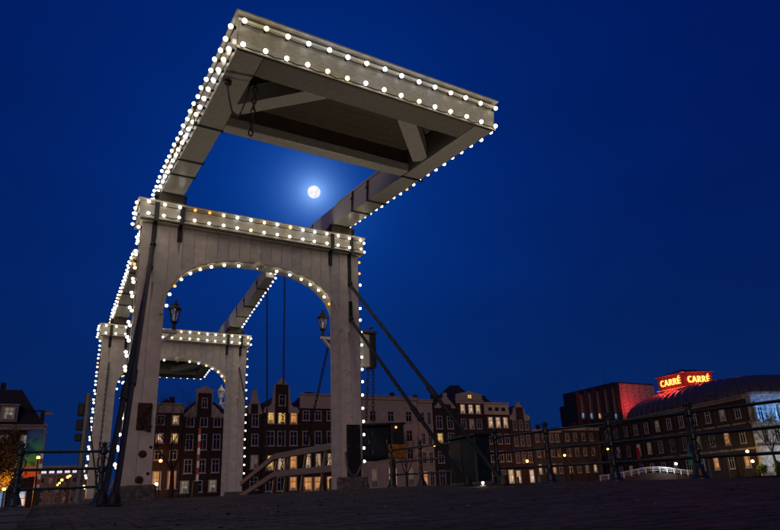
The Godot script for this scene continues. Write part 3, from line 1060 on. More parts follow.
func house(d: Array, label: String) -> void:
	var x0: float = d[2]
	var x1: float = d[3]
	var e: float = d[4]
	var w := x1 - x0
	var c := (x0 + x1) / 2
	var pk := Vector2(d[5][0] - c, d[5][1])
	var wall: Material = {"brick": M.brick_red, "black": M.brick_black, "brown": M.brick_brown, "pale": M.stucco, "red": M.brick_red, "grey": M.brick_grey}[d[0]]
	var t := thing("canal_house", label, "house", Vector3(c, -0.6, -80), 0, "row of houses across the river")
	var o := 0.6
	var st := mb()
	bx(st, Vector3(0, (e + o) / 2, -6), Vector3(w - 0.04, e + o, 12))
	part("wall", st, wall, t)
	var g: String = d[1]
	var ridge := e + minf(w * 0.42, 3.6)
	st = mb()
	var rz := -0.35
	if g in ["flat", "cornice", "attic", "parapet"]:
		# roof with its ridge along the street, hipped at the ends
		var top: float = {"flat": e + 0.7, "cornice": e + 4.4, "attic": e + 3.9, "parapet": pk.y}[g]
		var inset := minf(w * 0.36, 3.0)
		var a := [Vector3(-w / 2, e + o, -0.3), Vector3(w / 2, e + o, -0.3), Vector3(w / 2, e + o, -11.7), Vector3(-w / 2, e + o, -11.7)]
		var r0 := Vector3(-w / 2 + inset, top + o, -5)
		var r1 := Vector3(w / 2 - inset, top + o, -5)
		if g == "parapet" and w < 6:
			r0 = Vector3(pk.x, top + o, -1.2)
			r1 = Vector3(pk.x, top + o, -9)
			tri(st, a[0], a[1], r0)
			quad(st, a[1], a[2], r1, r0)
			tri(st, a[2], a[3], r1)
			quad(st, a[3], a[0], r0, r1)
		else:
			if g == "parapet":
				r0 = Vector3(pk.x - 0.4, top + o, -5)
				r1 = Vector3(pk.x + 0.9, top + o, -5)
			quad(st, a[0], a[1], r1, r0)
			tri(st, a[1], a[2], r1)
			quad(st, a[2], a[3], r0, r1)
			tri(st, a[3], a[0], r0)
	else:
		ridge = minf(ridge, pk.y - 0.5)
		prism(st, [Vector2(-w / 2, e + o), Vector2(w / 2, e + o), Vector2(pk.x, ridge + o)], -11.8, -0.4)
	var roof := part("roof", st, M.roof_tile, t)
	st = mb()
	if g in ["flat", "cornice", "attic", "parapet"]:
		ridge = {"flat": e + 0.7, "cornice": e + 3.4, "attic": e + 2.9, "parapet": e + 2.0}[g]
	bx(st, Vector3(w * (0.28 if w < 5 or g == "flat" else 0.12), ridge + o - 0.2, -4.8), Vector3(0.7, 2.4, 0.7))
	part("chimney", st, M.brick_brown, roof)
	if g in ["neck", "bell", "spout"]:
		var pl := gable(g, w - 0.06, e + o - 0.8, pk + Vector2(0, o))
		st = mb()
		prism(st, pl, -0.4, 0.10)
		part("gable", st, M.stucco, t)
		if g != "spout" or d[0] == "black":
			st = mb()
			var nw := w * (0.165 if g == "neck" else 0.19 if g == "bell" else 0.22)
			prism(st, [Vector2(pk.x - nw, e + o - 0.8), Vector2(pk.x + nw, e + o - 0.8), Vector2(pk.x + nw * 0.92, pk.y + o - (1.1 if g != "spout" else 2.2)), Vector2(pk.x - nw * 0.92, pk.y + o - (1.1 if g != "spout" else 2.2))], 0.10, 0.14)
			part("gable_brick", st, wall, t)
	elif d[6][0] > 0:
		st = mb()
		bx(st, Vector3(0, (d[6][0] + d[6][1]) / 2 + o, 0.10), Vector3(w - 0.04, d[6][0] - d[6][1], 0.24))
		bx(st, Vector3(0, d[6][0] + o + 0.11, 0.2), Vector3(w + 0.1, 0.22, 0.6))
		bx(st, Vector3(0, d[6][1] + o - 0.1, 0.16), Vector3(w, 0.16, 0.32))
		part("cornice", st, M.cream if g == "cornice" else M.stucco, t)
		if g == "cornice":
			for k in 3:
				st = mb()
				bx(st, Vector3(-w * 0.27 + k * w * 0.27, (d[6][0] + d[6][1]) / 2 + o - 0.1, 0.225), Vector3(0.9, 0.7, 0.03))
				part("attic_vent", st, M.glass_dark, t)
	else:
		st = mb()
		bx(st, Vector3(0, e + o - 0.28, 0.14), Vector3(w - 0.02, 0.5, 0.3))
		bx(st, Vector3(0, e + o + 0.02, 0.22), Vector3(w + 0.06, 0.14, 0.5))
		part("cornice", st, M.stucco, t)
	if g == "attic":
		st = mb()
		prism(st, [Vector2(-w * 0.48, e + o), Vector2(w * 0.48, e + o), Vector2(w * 0.46, pk.y + o - 0.4), Vector2(0, pk.y + o + 0.25), Vector2(-w * 0.46, pk.y + o - 0.4)], -0.3, 0.12)
		part("attic_wall", st, M.stucco, t)
		window(t, pk.x, e + o + 0.35, 1.1, 0.9, 0.12, "y", false)
	for row in d[7]:
		for i in row[0].size():
			var k: String = row[4][i]
			window(t, row[0][i] - c, row[1] + o, row[3], row[2], 0.145 if row[1] + row[2] > e + 0.5 and g in ["neck", "bell"] else 0.01, k)
	st = mb()
	bx(st, Vector3(-w * 0.5 + 0.55, 1.35, 0.03), Vector3(0.85, 2.3, 0.08))
	part("door", st, M.door_paint, t)

func build_houses() -> void:
	var H := [
		["brick","parapet",7.68,12.07,13.29,[9.77,15.49],[14.31,13.29],[[[9.01,11.04],11.41,1.44,1.07,".c"],[[9.01,11.04],8.84,1.42,1.07,"cy"],[[9.01,11.04],6.45,1.4,1.07,".."],[[9.01,11.04],2.46,2.47,1.2,"oo"]]],
		["black","neck",12.14,18.54,13.39,[14.97,17.33],[0,0],[[[14.97],13.99,1.51,0.86,"."],[[13.12,15.03,16.99],11.15,2.09,1.12,"..."],[[13.12,15.03,16.99],7.78,2.34,1.12,"..."],[[13.12,15.03,16.99],4.48,2.0,1.12,"..."],[[12.8,14.68,16.7],1.8,1.69,1.2,"w.w"]]],
		["brown","flat",18.62,21.27,13.94,[0,0],[0,0],[[[19.37,20.58],11.03,1.83,0.9,".."],[[19.37,20.58],7.72,1.8,0.9,".."],[[19.37,20.58],4.48,1.76,0.9,".."]]],
		["black","spout",21.35,23.92,14.0,[22.55,16.99],[0,0],[[[22.75],11.2,2.02,1.09,"."],[[22.75],8.3,1.83,1.09,"."],[[22.75],4.85,2.09,1.25,"d"],[[22.75],1.76,1.9,1.25,"."]]],
		["brown","bell",24.0,29.88,14.25,[26.93,19.15],[0,0],[[[26.97],14.57,1.78,1.15,"."],[[25.19,26.97,28.96],11.7,2.23,1.28,"yyo"],[[25.19,26.97,28.96],8.26,2.34,1.28,"..."],[[25.19,26.97,28.96],4.58,2.29,1.28,"yco"],[[25.19,26.97,28.96],1.42,2.1,1.28,"..o"]]],
		["brown","parapet",29.96,41.02,14.44,[33.16,17.91],[16.47,14.44],[[[31.06,33.13,35.25,37.59,39.8],12.27,1.67,1.19,"....."],[[31.06,33.13,35.25,37.59,39.8],8.34,2.28,1.19,"...d."],[[31.41,33.13,35.07,37.59,39.8],4.49,2.55,1.03,"ccc.."],[[31.41,33.13,35.25,37.59,39.8],1.2,2.19,1.54,"ooo.."]]],
		["pale","flat",41.11,52.27,16.66,[0,0],[0,0],[[[43.21,46.74,50.39],12.22,1.94,1.35,"..."],[[43.21,46.74,50.39],8.76,2.07,1.35,"..."],[[43.21,46.74,50.39],5.69,1.86,1.35,"..."],[[43.21,46.74,50.39],1.21,3.14,1.73,"dcd"]]],
		["pale","flat",52.37,55.58,16.34,[0,0],[0,0],[[[53.33,54.71],11.76,2.37,0.85,".."],[[53.33,54.71],8.18,2.14,0.85,".."],[[53.33,54.71],4.85,2.1,0.85,".."],[[53.33,54.71],1.07,2.56,0.96,"o."]]],
		["black","spout",55.69,60.79,15.71,[58.6,17.81],[0,0],[[[56.89,59.3],11.05,2.41,1.32,".."],[[56.89,59.3],8.5,1.82,1.32,"y."],[[56.89,59.3],4.92,2.14,1.32,".."],[[56.89,59.3],0.9,2.79,1.32,".."]]],
		["brown","attic",60.91,67.34,16.45,[64.13,18.1],[0,0],[[[62.39,64.25,66.02],13.94,1.83,1.2,"ccc"],[[62.39,64.25,66.02],11.08,1.9,1.15,".d."],[[62.39,64.25,66.02],7.72,2.05,1.15,"..."],[[62.39,64.25,66.02],4.43,2.01,1.15,"..."],[[62.39,64.25,66.02],0.66,2.5,1.27,"d.c"]]],
		["brown","cornice",67.46,73.52,14.05,[0,0],[16.03,14.05],[[[68.8,70.64,72.51],11.3,2.15,1.27,"ccc"],[[68.8,70.64,72.51],8.23,1.92,1.22,"..."],[[68.8,70.64,72.51],4.83,2.07,1.22,"..."],[[68.8,70.64,72.7],0.41,2.94,1.46,"..c"]]],
		["red","bell",73.65,78.98,13.74,[76.3,16.58],[0,0],[[[74.8,76.35,77.92],10.94,2.0,0.92,"..."],[[74.8,76.35,77.92],7.79,2.16,0.92,"..."],[[74.8,76.35,77.92],4.51,2.12,0.92,"..."],[[74.54,77.92],0.17,3.01,1.28,"cc"]]],
		["grey","flat",79.11,86.95,10.96,[0,0],[0,0],[[[80.32,82.21,84.14,85.82],8.53,1.62,0.91,"...."],[[80.32,82.21,84.14,85.82],5.54,1.79,0.91,"...."],[[80.32,82.21,84.14,85.82],2.21,1.95,0.91,"cdo."]]],
		["brown","flat",87.09,98.22,11.42,[0,0],[0,0],[[[88.66,90.98,93.35,95.76],8.68,1.68,0.98,"...."],[[88.66,90.98,93.35,95.76],5.57,1.65,0.98,"...."],[[88.66,90.98,93.35,95.76],2.12,1.82,0.98,"o.dc"]]],
	]
	var L := [
		"narrow house with a pale parapet seen beside the near left post",
		"black brick house with a white neck gable, framed by the far arch",
		"dark flat-topped house mostly hidden by the far right post",
		"very narrow dark house with a pale spout gable beside the bell-gabled house",
		"brown house with a white bell gable and three glowing upper windows",
		"wide dark house with a pale parapet left of the near right post",
		"wide pale plastered house just right of the near right post",
		"narrow pale plastered house with two window columns beyond the stays",
		"dark house with a pale spout gable and one yellow window",
		"tallest brown house, pale attic with a lit dormer window",
		"brown house with a cream cornice and three lit windows under it",
		"small red brick house with a pale bell gable at the row's right end",
		"low grey house right of the small bell-gabled house",
		"low brown house at the end of the row beside the theatre"]
	for i in H.size():
		house(H[i], L[i])

func build_theatre() -> void:
	# long brick hall with a domed roof, its pale river front turned to the right; local x runs to the right along the brick side
	var t := thing("theatre", "large brick theatre with a dark domed roof and a floodlit white front", "theatre", Vector3(109.8, -0.6, -71.9), -1.7819)
	var st := mb()
	bx(st, Vector3(0, 7.2, -20), Vector3(46, 14.4, 40))
	part("wall", st, M.brick_theatre, t)
	st = mb()
	for q in [[14.15, 0.5, 0.6], [14.5, 0.24, 0.95], [9.6, 0.3, 0.24], [5.0, 0.34, 0.3]]:
		bx(st, Vector3(0, q[0], 0.0), Vector3(46.1, q[1], q[2] * 2))
	part("cornice", st, M.sandstone, t)
	for i in 13:
		st = mb()
		bx(st, Vector3(-22.5 + i * 3.75, 7.0, 0.12), Vector3(0.55, 13.8, 0.26))
		part("pilaster", st, M.brick_theatre, t)
	for i in 12:
		var x := -20.6 + i * 3.75
		window(t, x, 10.6, 1.3, 2.4, 0.02, "." if i % 5 else "d")
		window(t, x, 6.0, 1.3, 2.6, 0.02, "d" if i in [1, 3, 4, 8] else "o" if i == 10 else ".")
		window(t, x, 1.6, 1.3, 2.4, 0.02, "d" if i in [2, 6] else "o" if i in [9, 11] else ".")
	# roof: a flattened dome with standing seams
	var hx := 22.9
	var hz := 19.9
	var shape := func(u: float, v: float) -> Vector3:
		# u round the plan, v from eave (0) to top (1)
		var k := cos(v * PI / 2)
		var cx := cos(u)
		var cz := sin(u)
		var n := pow(pow(absf(cx), 2.8) + pow(absf(cz), 2.8), -1 / 2.8)
		return Vector3(cx * n * hx * pow(k, 0.8), 14.6 + 6.6 * pow(sin(v * PI / 2), 0.9), -20 + cz * n * hz * pow(k, 0.8))
	st = mb()
	for i in 72:
		for j in 12:
			var a := TAU * i / 72
			var b := TAU * (i + 1) / 72
			quad(st, shape.call(b, j / 12.0), shape.call(a, j / 12.0), shape.call(a, (j + 1) / 12.0), shape.call(b, (j + 1) / 12.0))
	var roof := part("roof", st, M.roof_zinc, t)
	for i in 72:
		var a := TAU * i / 72
		if sin(a) > -0.35:
			st = mb()
			var pts := []
			for j in 11:
				pts.append(shape.call(a, j / 11.5))
			tube(st, pts, 0.16, 0.10, 4)
			part("roof_seam", st, M.roof_zinc, roof)
	# river front at the right end: plinth, columns, entablature, windows, lit blue above
	for q in [[2.4, 4.8, 0.5], [13.6, 1.7, 1.0], [14.7, 0.5, 1.7], [5.0, 0.5, 0.8], [9.4, 0.6, 0.7]]:
		st = mb()
		bx(st, Vector3(23 + q[2] / 2, q[0], -19.5), Vector3(q[2], q[1], 39))
		part("front_band", st, M.front_stone, t)
	st = mb()
	bx(st, Vector3(23.12, 7.4, -19.5), Vector3(0.22, 14.4, 38.9))
	part("front_wall", st, M.front_stone, t)
	for i in 12:
		st = mb()
		lathe(st, [[0.55, 9.7], [0.55, 9.9], [0.42, 10.0], [0.40, 12.2], [0.52, 12.4], [0.55, 12.74]], 10, Vector3(23.75, 0, -1.0 - i * 3.1))
		part("column", st, M.front_stone, t)
		if i < 11:
			for y in [1.2, 5.8, 10.0]:
				window(t, 0, 0, 1.3, 2.4, 0, "b" if y > 9 and i in [1, 3] else ".", true, PI / 2, Vector3(23.24, y, -2.55 - i * 3.1))
	# sign turret on the roof: two lettered faces with a hipped roof
	var s := thing("roof_sign", "glowing yellow and red lettered sign turret on the theatre roof", "sign", Vector3(109.8, -0.6, -71.9), -1.7819)
	s.position = t.transform * Vector3(-3.2, 22.2, -11.0)
	s.rotation.y = -0.988
	st = mb()
	var q4 := [Vector3(0, 0, 2.4), Vector3(6.0, 0, -1.5), Vector3(0, 0, -6.4), Vector3(-6.0, 0, -1.5)]
	var up := Vector3(0, 1.75, 0)
	for i in 4:
		quad(st, q4[i] - up, q4[(i + 1) % 4] - up, q4[(i + 1) % 4] + up, q4[i] + up)
	part("turret_wall", st, M.brick_theatre, s)
	st = mb()
	var mid := Vector3(0, 0, -1.5)
	for i in 4:
		var a: Vector3 = mid + (q4[i] - mid) * 1.1 + up
		var b: Vector3 = mid + (q4[(i + 1) % 4] - mid) * 1.1 + up
		tri(st, a, b, mid + Vector3(0, 3.1, 0))
		quad(st, b - Vector3(0, 0.25, 0), b, a, a - Vector3(0, 0.25, 0))
	part("turret_roof", st, M.roof_zinc, s)
	st = mb()
	tube(st, [mid + Vector3(-3.0, 2.0, 0), mid + Vector3(-3.0, 5.6, 0)], 0.07, 0.03, 6)
	part("mast", st, M.iron, s)
	var font := SystemFont.new()
	font.font_names = PackedStringArray(["Droid Sans"])
	font.font_weight = 700
	var red := glow("neon_red", Color(1.0, 0.03, 0.02), 1.1)
	var yel := glow("neon_yellow", Color(1.0, 0.42, 0.03), 2.2)
	for i in 2:
		var a: Vector3 = q4[3] if i == 0 else q4[0]
		var b: Vector3 = q4[0] if i == 0 else q4[1]
		var along := (b - a).normalized()
		var out := along.cross(Vector3.UP)
		var bs := Basis(along, Vector3.UP, out)
		for k in 2:
			var tm := TextMesh.new()
			tm.font = font
			tm.text = "CARRÉ"
			tm.font_size = 200
			tm.pixel_size = 0.0158
			tm.depth = 0.12
			if k == 0:
				tm.depth = 0.05
			var o := part("neon_letters" if k else "neon_outline_letters", tm, yel if k else red, s)
			var grow := 1.0 if k else 1.06
			o.transform = Transform3D(bs.scaled_local(Vector3(0.90 * grow, 1.0 * grow, 1)), (a + b) / 2 + out * (0.22 if k else 0.1) + Vector3(0, 0.0, 0))
		st = mb()
		var c := (a + b) / 2 + out * 0.25
		for e in [-1.62, 1.68]:
			bar(st, c + along * -4.0 + Vector3(0, e, 0), c + along * 4.0 + Vector3(0, e, 0), 0.12, 0.12)
		part("neon_tube", st, red, s)
		for e in [-2.0, 0.0, 2.0]:
			omni(s, c + along * e + out * 2.4 - Vector3(0, 0.3, 0), Color(1.0, 0.05, 0.03), 26.0, 0.3)
	# white floodlights on the pavement below the front
	for i in 3:
		var f := thing("ground_floodlight", ["white floodlight at the foot of the theatre front, by its corner", "white floodlight at the foot of the theatre front, second from the corner", "white floodlight at the foot of the theatre front, third from the corner"][i], "floodlight", t.transform * Vector3(28.5, 0.2, -3.0 - i * 5.0), -1.7819, "white floodlights of the theatre front")
		st = mb()
		cbx(st, Vector3(0, 0.1, 0), Vector3(0.3, 0.25, 0.4), 0.03)
		part("lamp_housing", st, M.iron, f)
		st = mb()
		bx(st, Vector3(-0.1, 0.24, 0), Vector3(0.16, 0.03, 0.3))
		part("lamp_lens", st, glow("white_lens", Color(0.85, 0.9, 1.0), 4.0), f)
		var l := SpotLight3D.new()
		l.name = "flood_light"
		l.light_color = Color(0.66, 0.82, 1.0).linear_to_srgb()
		l.light_energy = 34.0
		l.light_size = 0.05
		l.spot_angle = 55
		l.spot_range = 60
		l.shadow_enabled = true
		f.add_child(l)
		l.position = Vector3(-0.1, 0.36, 0)
		l.basis = Basis.looking_at(Vector3(-1.0, 1.0, 0))
	# flag banners hung on the brick side
	for q in [[-9.0, Color(0.45, 0.03, 0.05), Color(0.10, 0.04, 0.35), "red and purple banner hanging on the theatre's brick side"], [7.0, Color(0.03, 0.10, 0.22), Color(0.03, 0.22, 0.12), "blue and green banner hanging on the theatre's brick side"]]:
		var f := thing("wall_banner", q[3], "banner", t.transform * Vector3(q[0], 5.2, 0.62), -1.7819, "banners on the theatre")
		st = mb()
		bx(st, Vector3(0, 1.2, 0), Vector3(1.1, 2.5, 0.04))
		part("upper_cloth", st, mat("banner_a%d" % int(q[0]), q[1], 0.8), f)
		st = mb()
		bx(st, Vector3(0, -1.2, 0), Vector3(1.1, 2.28, 0.04))
		part("lower_cloth", st, mat("banner_b%d" % int(q[0]), q[2], 0.8), f)
		st = mb()
		tube(st, [Vector3(-0.65, 2.5, 0), Vector3(0.65, 2.5, 0)], 0.05, -1, 6)
		part("rod", st, M.iron, f)
	# floodlights along the front
	for i in 4:
		var p: Vector3 = t.transform * Vector3(25.6, 9.9, -2.0 - i * 4.6)
		var f := thing("floodlight", "blue floodlight on the theatre front ledge, number %s from the corner" % ["one", "two", "three", "four"][i], "floodlight", p, -1.7819, "blue floodlights of the theatre front")
		f.set_meta("label", ["blue floodlight nearest the theatre's corner", "blue floodlight second from the theatre's corner", "blue floodlight third from the theatre's corner", "blue floodlight farthest along the theatre front"][i])
		st = mb()
		cbx(st, Vector3(0, 0, 0), Vector3(0.3, 0.2, 0.4), 0.03)
		part("lamp_housing", st, M.iron, f)
		st = mb()
		bar(st, Vector3(-0.1, -0.05, 0), Vector3(-2.0, -0.5, 0), 0.08, 0.08)
		part("arm", st, M.iron, f)
		st = mb()
		bx(st, Vector3(-0.1, 0.12, 0), Vector3(0.16, 0.03, 0.3))
		part("lamp_lens", st, glow("flood_lens", Color(0.2, 0.5, 1.0), 4.0), f)
		var l := SpotLight3D.new()
		l.name = "flood_light"
		l.light_color = Color(0.10, 0.38, 1.0).linear_to_srgb()
		l.light_energy = 34.0
		l.light_size = 0.05
		l.spot_angle = 65
		l.spot_range = 60
		l.shadow_enabled = true
		f.add_child(l)
		l.position = Vector3(-0.1, 0.25, 0)
		l.basis = Basis.looking_at(Vector3(-1.0, 0.75, 0))

func build_modern() -> void:
	# dark office block with upright slanted fins, and the plain stage tower washed in red
	var t := thing("office_block", "dark modern block with slanted upright fins beside the red wall", "building", Vector3(118.5, -0.6, -98))
	var st := mb()
	bx(st, Vector3(0.1, 10.2, -3), Vector3(16.6, 20.4, 5.2))
	part("wall", st, M.dark_panel, t)
	for i in 6:
		st = mb()
		var x := -7.6 + i * 3.05
		var top := 23.2 + i * 0.62
		prism(st, [Vector2(x - 0.9, 15.0), Vector2(x + 0.3, 15.0), Vector2(x + 0.75, top), Vector2(x - 0.9, top + 0.25)], -3.5, 1.1)
		part("fin", st, M.dark_panel, t)
	for i in 5:
		st = mb()
		bx(st, Vector3(-6.0 + i * 3.05, 20.0 + i * 0.3, 0.1), Vector3(1.6, 5.6 + i * 0.6, 0.08))
		part("glass_strip", st, M.glass_sky, t)
		window(t, -5.9 + i * 3.05, 16.6, 1.3, 1.5, 0.15, "b" if i in [0, 1, 3] else "c" if i == 2 else "b", false)
		if i in [1, 3, 4]:
			window(t, -6.2 + i * 3.05, 12.9, 1.1, 1.2, 0.15, "y", false)
	st = mb()
	tube(st, [Vector3(-3.0, 22.5, -3), Vector3(-3.2, 27.2, -3)], 0.08, 0.04, 6)
	tube(st, [Vector3(7.8, 25.0, -3), Vector3(7.4, 31.0, -3)], 0.08, 0.04, 6)
	part("mast", st, M.iron, t)
	t = thing("stage_tower", "plain square stage tower washed in red light", "building", Vector3(134.3, -0.6, -98))
	st = mb()
	prism(st, [Vector2(-6.6, 0), Vector2(8.4, 0), Vector2(8.4, 26.6), Vector2(-6.9, 26.6)], -14, 0)
	part("wall", st, M.panel_wall, t)
	for i in 6:
		st = mb()
		bx(st, Vector3(-5.6 + i * 2.5, 20.0, 0.02), Vector3(0.07, 13.0, 0.04))
		part("panel_joint", st, M.dark_panel, t)
	st = mb()
	bx(st, Vector3(0.75, 26.7, -7), Vector3(15.6, 0.25, 14.4))
	part("coping", st, M.dark_panel, t)
	var f := thing("floodlight", "red floodlight on the theatre roof facing the stage tower", "floodlight", Vector3(129.5, 18.6, -90.5))
	st = mb()
	cbx(st, Vector3(0, 0, 0), Vector3(0.5, 0.4, 0.3), 0.03)
	tube(st, [Vector3(0, -0.2, 0), Vector3(0, -3.0, 0)], 0.08, -1, 6)
	part("lamp_housing", st, M.iron, f)
	st = mb()
	bx(st, Vector3(0, 0, -0.16), Vector3(0.4, 0.3, 0.02))
	part("lamp_lens", st, glow("red_lens", Color(1, 0.03, 0.02), 4.0), f)
	var l := SpotLight3D.new()
	l.name = "flood_light"
	l.light_color = Color(1.0, 0.03, 0.03).linear_to_srgb()
	l.light_energy = 105.0
	l.light_size = 0.3
	l.spot_angle = 62
	l.spot_range = 60
	l.shadow_enabled = true
	f.add_child(l)
	l.position = Vector3(0, 0, -0.2)
	l.rotation = Vector3(0.42, -0.35, 0)

func build_left() -> void:
	# corner house with a mansard roof
	var t := thing("corner_house", "dark corner house with a steep mansard roof and dormer at far left", "house", Vector3(-11.2, -0.6, -80))
	var st := mb()
	bx(st, Vector3(0, 5.8, -7), Vector3(11.8, 11.6, 14))
	part("wall", st, M.brick_brown, t)
	st = mb()
	var a := [Vector3(-5.9, 11.9, 0), Vector3(5.9, 11.9, 0), Vector3(5.9, 11.9, -14), Vector3(-5.9, 11.9, -14)]
	var b := [Vector3(-3.4, 16.8, -2.2), Vector3(2.9, 16.8, -2.2), Vector3(2.9, 16.8, -11), Vector3(-3.4, 16.8, -11)]
	for i in 4:
		quad(st, a[i], a[(i + 1) % 4], b[(i + 1) % 4], b[i])
	quad(st, b[0], b[1], b[2], b[3])
	var roof := part("roof", st, M.roof_tile, t)
	for x in [-1.2, 0.6]:
		st = mb()
		bx(st, Vector3(x, 17.3, -4), Vector3(0.6, 1.4, 0.6))
		part("chimney", st, M.brick_brown, roof)
	st = mb()
	bx(st, Vector3(1.9, 13.3, -0.6), Vector3(1.9, 2.1, 1.6))
	bx(st, Vector3(1.9, 14.42, -0.5), Vector3(2.2, 0.16, 2.0))
	part("dormer", st, M.stucco, roof)
	window(t, 1.9, 12.55, 1.35, 1.6, 0.215, "w")
	st = mb()
	bx(st, Vector3(0, 11.45, 0.15), Vector3(11.9, 0.5, 0.4))
	bx(st, Vector3(0, 11.77, 0.25), Vector3(12.2, 0.16, 0.8))
	part("cornice", st, M.stucco, t)
	for q in [[4.2, "w"], [2.0, "w"], [-0.4, "w"], [-2.8, "."]]:
		window(t, q[0], 8.6, 1.4, 2.0, 0.01, q[1])
		window(t, q[0], 5.2, 1.4, 2.0, 0.01, ".")
		window(t, q[0], 1.0, 1.6, 2.6, 0.01, "b" if q[0] > 1 else "o")
	for q in [[13.35, 0.9], [11.85, 0.5], [10.9, 0.65], [10.0, 0.45]]:
		st = mb()
		bx(st, Vector3(5.85 + q[1] * 0.5, q[0], 0.1), Vector3(q[1], 0.3, 0.4))
		part("corner_moulding", st, M.stucco, t)
	st = mb()
	bx(st, Vector3(5.63, 12.8, -0.1), Vector3(0.5, 1.9, 0.5))
	bx(st, Vector3(4.9, 13.8, -0.4), Vector3(1.6, 0.12, 0.6))
	part("gable_pier", st, M.brick_brown, t)
	# banner at the quay
	t = thing("street_banner", "tall banner shading from blue through teal to red, at far left", "banner", Vector3(-5.65, -0.6, -57))
	var w := 1.45
	st = mb()
	for k in [[0, 0], [1, 1], [1, 0], [0, 0], [0, 1], [1, 1]]:
		st.set_normal(Vector3.BACK)
		st.set_uv(Vector2(k[0], 1 - k[1]))
		st.add_vertex(Vector3((k[0] - 0.5) * w, 4.1 + k[1] * 4.5, 0.05))
	bx(st, Vector3(0, 6.35, 0), Vector3(w - 0.01, 4.48, 0.06))
	var g := Gradient.new()
	g.offsets = PackedFloat32Array([0.0, 0.35, 0.65, 0.85, 1.0])
	g.colors = PackedColorArray([Color(0.14, 0.32, 0.70), Color(0.10, 0.50, 0.62), Color(0.16, 0.52, 0.48), Color(0.50, 0.34, 0.34), Color(0.56, 0.20, 0.22)])
	var gi := Image.create(16, 128, false, Image.FORMAT_RGB8)
	for y in 128:
		for x in 16:
			gi.set_pixel(x, y, g.sample((y + 0.5) / 128.0))
	var gt := ImageTexture.create_from_image(gi)
	var bm := mat("banner_print", Color(1, 1, 1), 0.8)
	bm.albedo_texture = gt
	part("cloth", st, bm, t)
	st = mb()
	tube(st, [Vector3(w / 2 + 0.1, 0, 0), Vector3(w / 2 + 0.1, 8.9, 0)], 0.08, -1, 8)
	tube(st, [Vector3(-w / 2, 8.66, 0), Vector3(w / 2 + 0.1, 8.66, 0)], 0.05, -1, 6)
	part("pole", st, M.steel, t)
	# far lit block down the street
	t = thing("street_block", "pale block with a lit top storey far down the street", "building", Vector3(-1, -0.6, -200))
	st = mb()
	bx(st, Vector3(0, 7.0, -6), Vector3(15, 14.0, 12))
	part("wall", st, M.sandstone, t)
	st = mb()
	bx(st, Vector3(0, 14.2, -5.5), Vector3(15.6, 0.5, 12.4))
	bx(st, Vector3(0, 11.9, 0.2), Vector3(15.2, 0.35, 0.6))
	part("cornice", st, M.stucco, t)
	for r in 5:
		for i in 7:
			var x := -6.0 + i * 2.0
			window(t, x, 12.2 if r == 4 else 1.2 + r * 2.75, 1.5 if r == 4 else 1.0, 1.6, 0.02, "W" if r == 4 else "d" if (i + r) % 5 == 0 else ".", false)

# ------------------------------------------------------------------ lamps and trees
func street_lamp(label: String, head: Vector3, base: float, c: Color, e: float, size := 0.22, lum := 14.0) -> Node3D:
	size = minf(size, 0.235)
	var t := thing("street_lamp", label, "street lamp", Vector3(head.x, base, head.z), 0, "street lamps across the water")
	var h := head.y - base
	var st := mb()
	lathe(st, [[0.14, 0], [0.14, 0.5], [0.07, 0.7], [0.05, h - size - 0.1], [0.001, h - size - 0.1]], 8)
	part("pole", st, M.iron, t)
	st = mb()
	lathe(st, [[0.001, h - size - 0.12], [0.06, h - size - 0.12], [0.12, h - size * 0.75], [0.001, h - size * 0.75]], 8)
	lathe(st, [[size * 1.2, h + size * 0.9], [size * 0.9, h + size * 1.3], [0.05, h + size * 1.8], [0.001, h + size * 2.2]], 8)
	part("lantern_frame", st, M.iron, t)
	st = mb()
	ball(st, Vector3(0, h, 0), size, 12, 8)
	var o := part("lamp_globe", st, glow("lamp_%s_%.0f" % [c.to_html(false), lum], c, lum), t)
	omni(o, Vector3(0, h, 0), c, e, size * 0.8)
	return t

func branch(st: SurfaceTool, r: RandomNumberGenerator, p: Vector3, d: Vector3, len_: float, rad: float, depth: int) -> void:
	var q := p + d * len_ * 0.5 + Vector3(r.randf_range(-1, 1), r.randf_range(-0.4, 0.6), r.randf_range(-1, 1)) * len_ * 0.06
	var e := q + (d + Vector3(r.randf_range(-0.2, 0.2), 0.06, r.randf_range(-0.2, 0.2))).normalized() * len_ * 0.5
	tube(st, [p, q, e], rad, rad * 0.62, 5 if depth > 2 else 3)
	if depth == 0:
		return
	var n := 3 if depth > 1 else 4
	for i in n:
		var a := TAU * (i + r.randf()) / n
		var f := frame_of(d)
		var spread := r.randf_range(0.4, 0.85)
		var nd: Vector3 = (d + (f.x * cos(a) + f.y * sin(a)) * spread + Vector3(0, 0.10, 0)).normalized()
		branch(st, r, e if i % 2 == 0 else q.lerp(e, r.randf()), nd, len_ * r.randf_range(0.6, 0.82), rad * 0.55, depth - 1)

func bare_tree(label: String, at: Vector3, h: float, seed_: int, depth := 5) -> void:
	var t := thing("bare_tree", label, "tree", at, 0, "bare trees along the far quay")
	var r := RandomNumberGenerator.new()
	r.seed = seed_
	var st := mb()
	var top := Vector3(r.randf_range(-0.2, 0.2), h * 0.32, 0)
	tube(st, [Vector3.ZERO, Vector3(0.05, h * 0.16, 0.03), top], h * 0.022, h * 0.015, 8)
	part("trunk", st, M.bark, t)
	st = mb()
	for i in 4:
		var a := TAU * (i + r.randf() * 0.7) / 4
		branch(st, r, top - Vector3(0, 0.1 * i, 0), Vector3(cos(a) * 0.55, 1, sin(a) * 0.55).normalized(), h * 0.22, h * 0.009, depth)
	part("crown", st, M.bark, t)

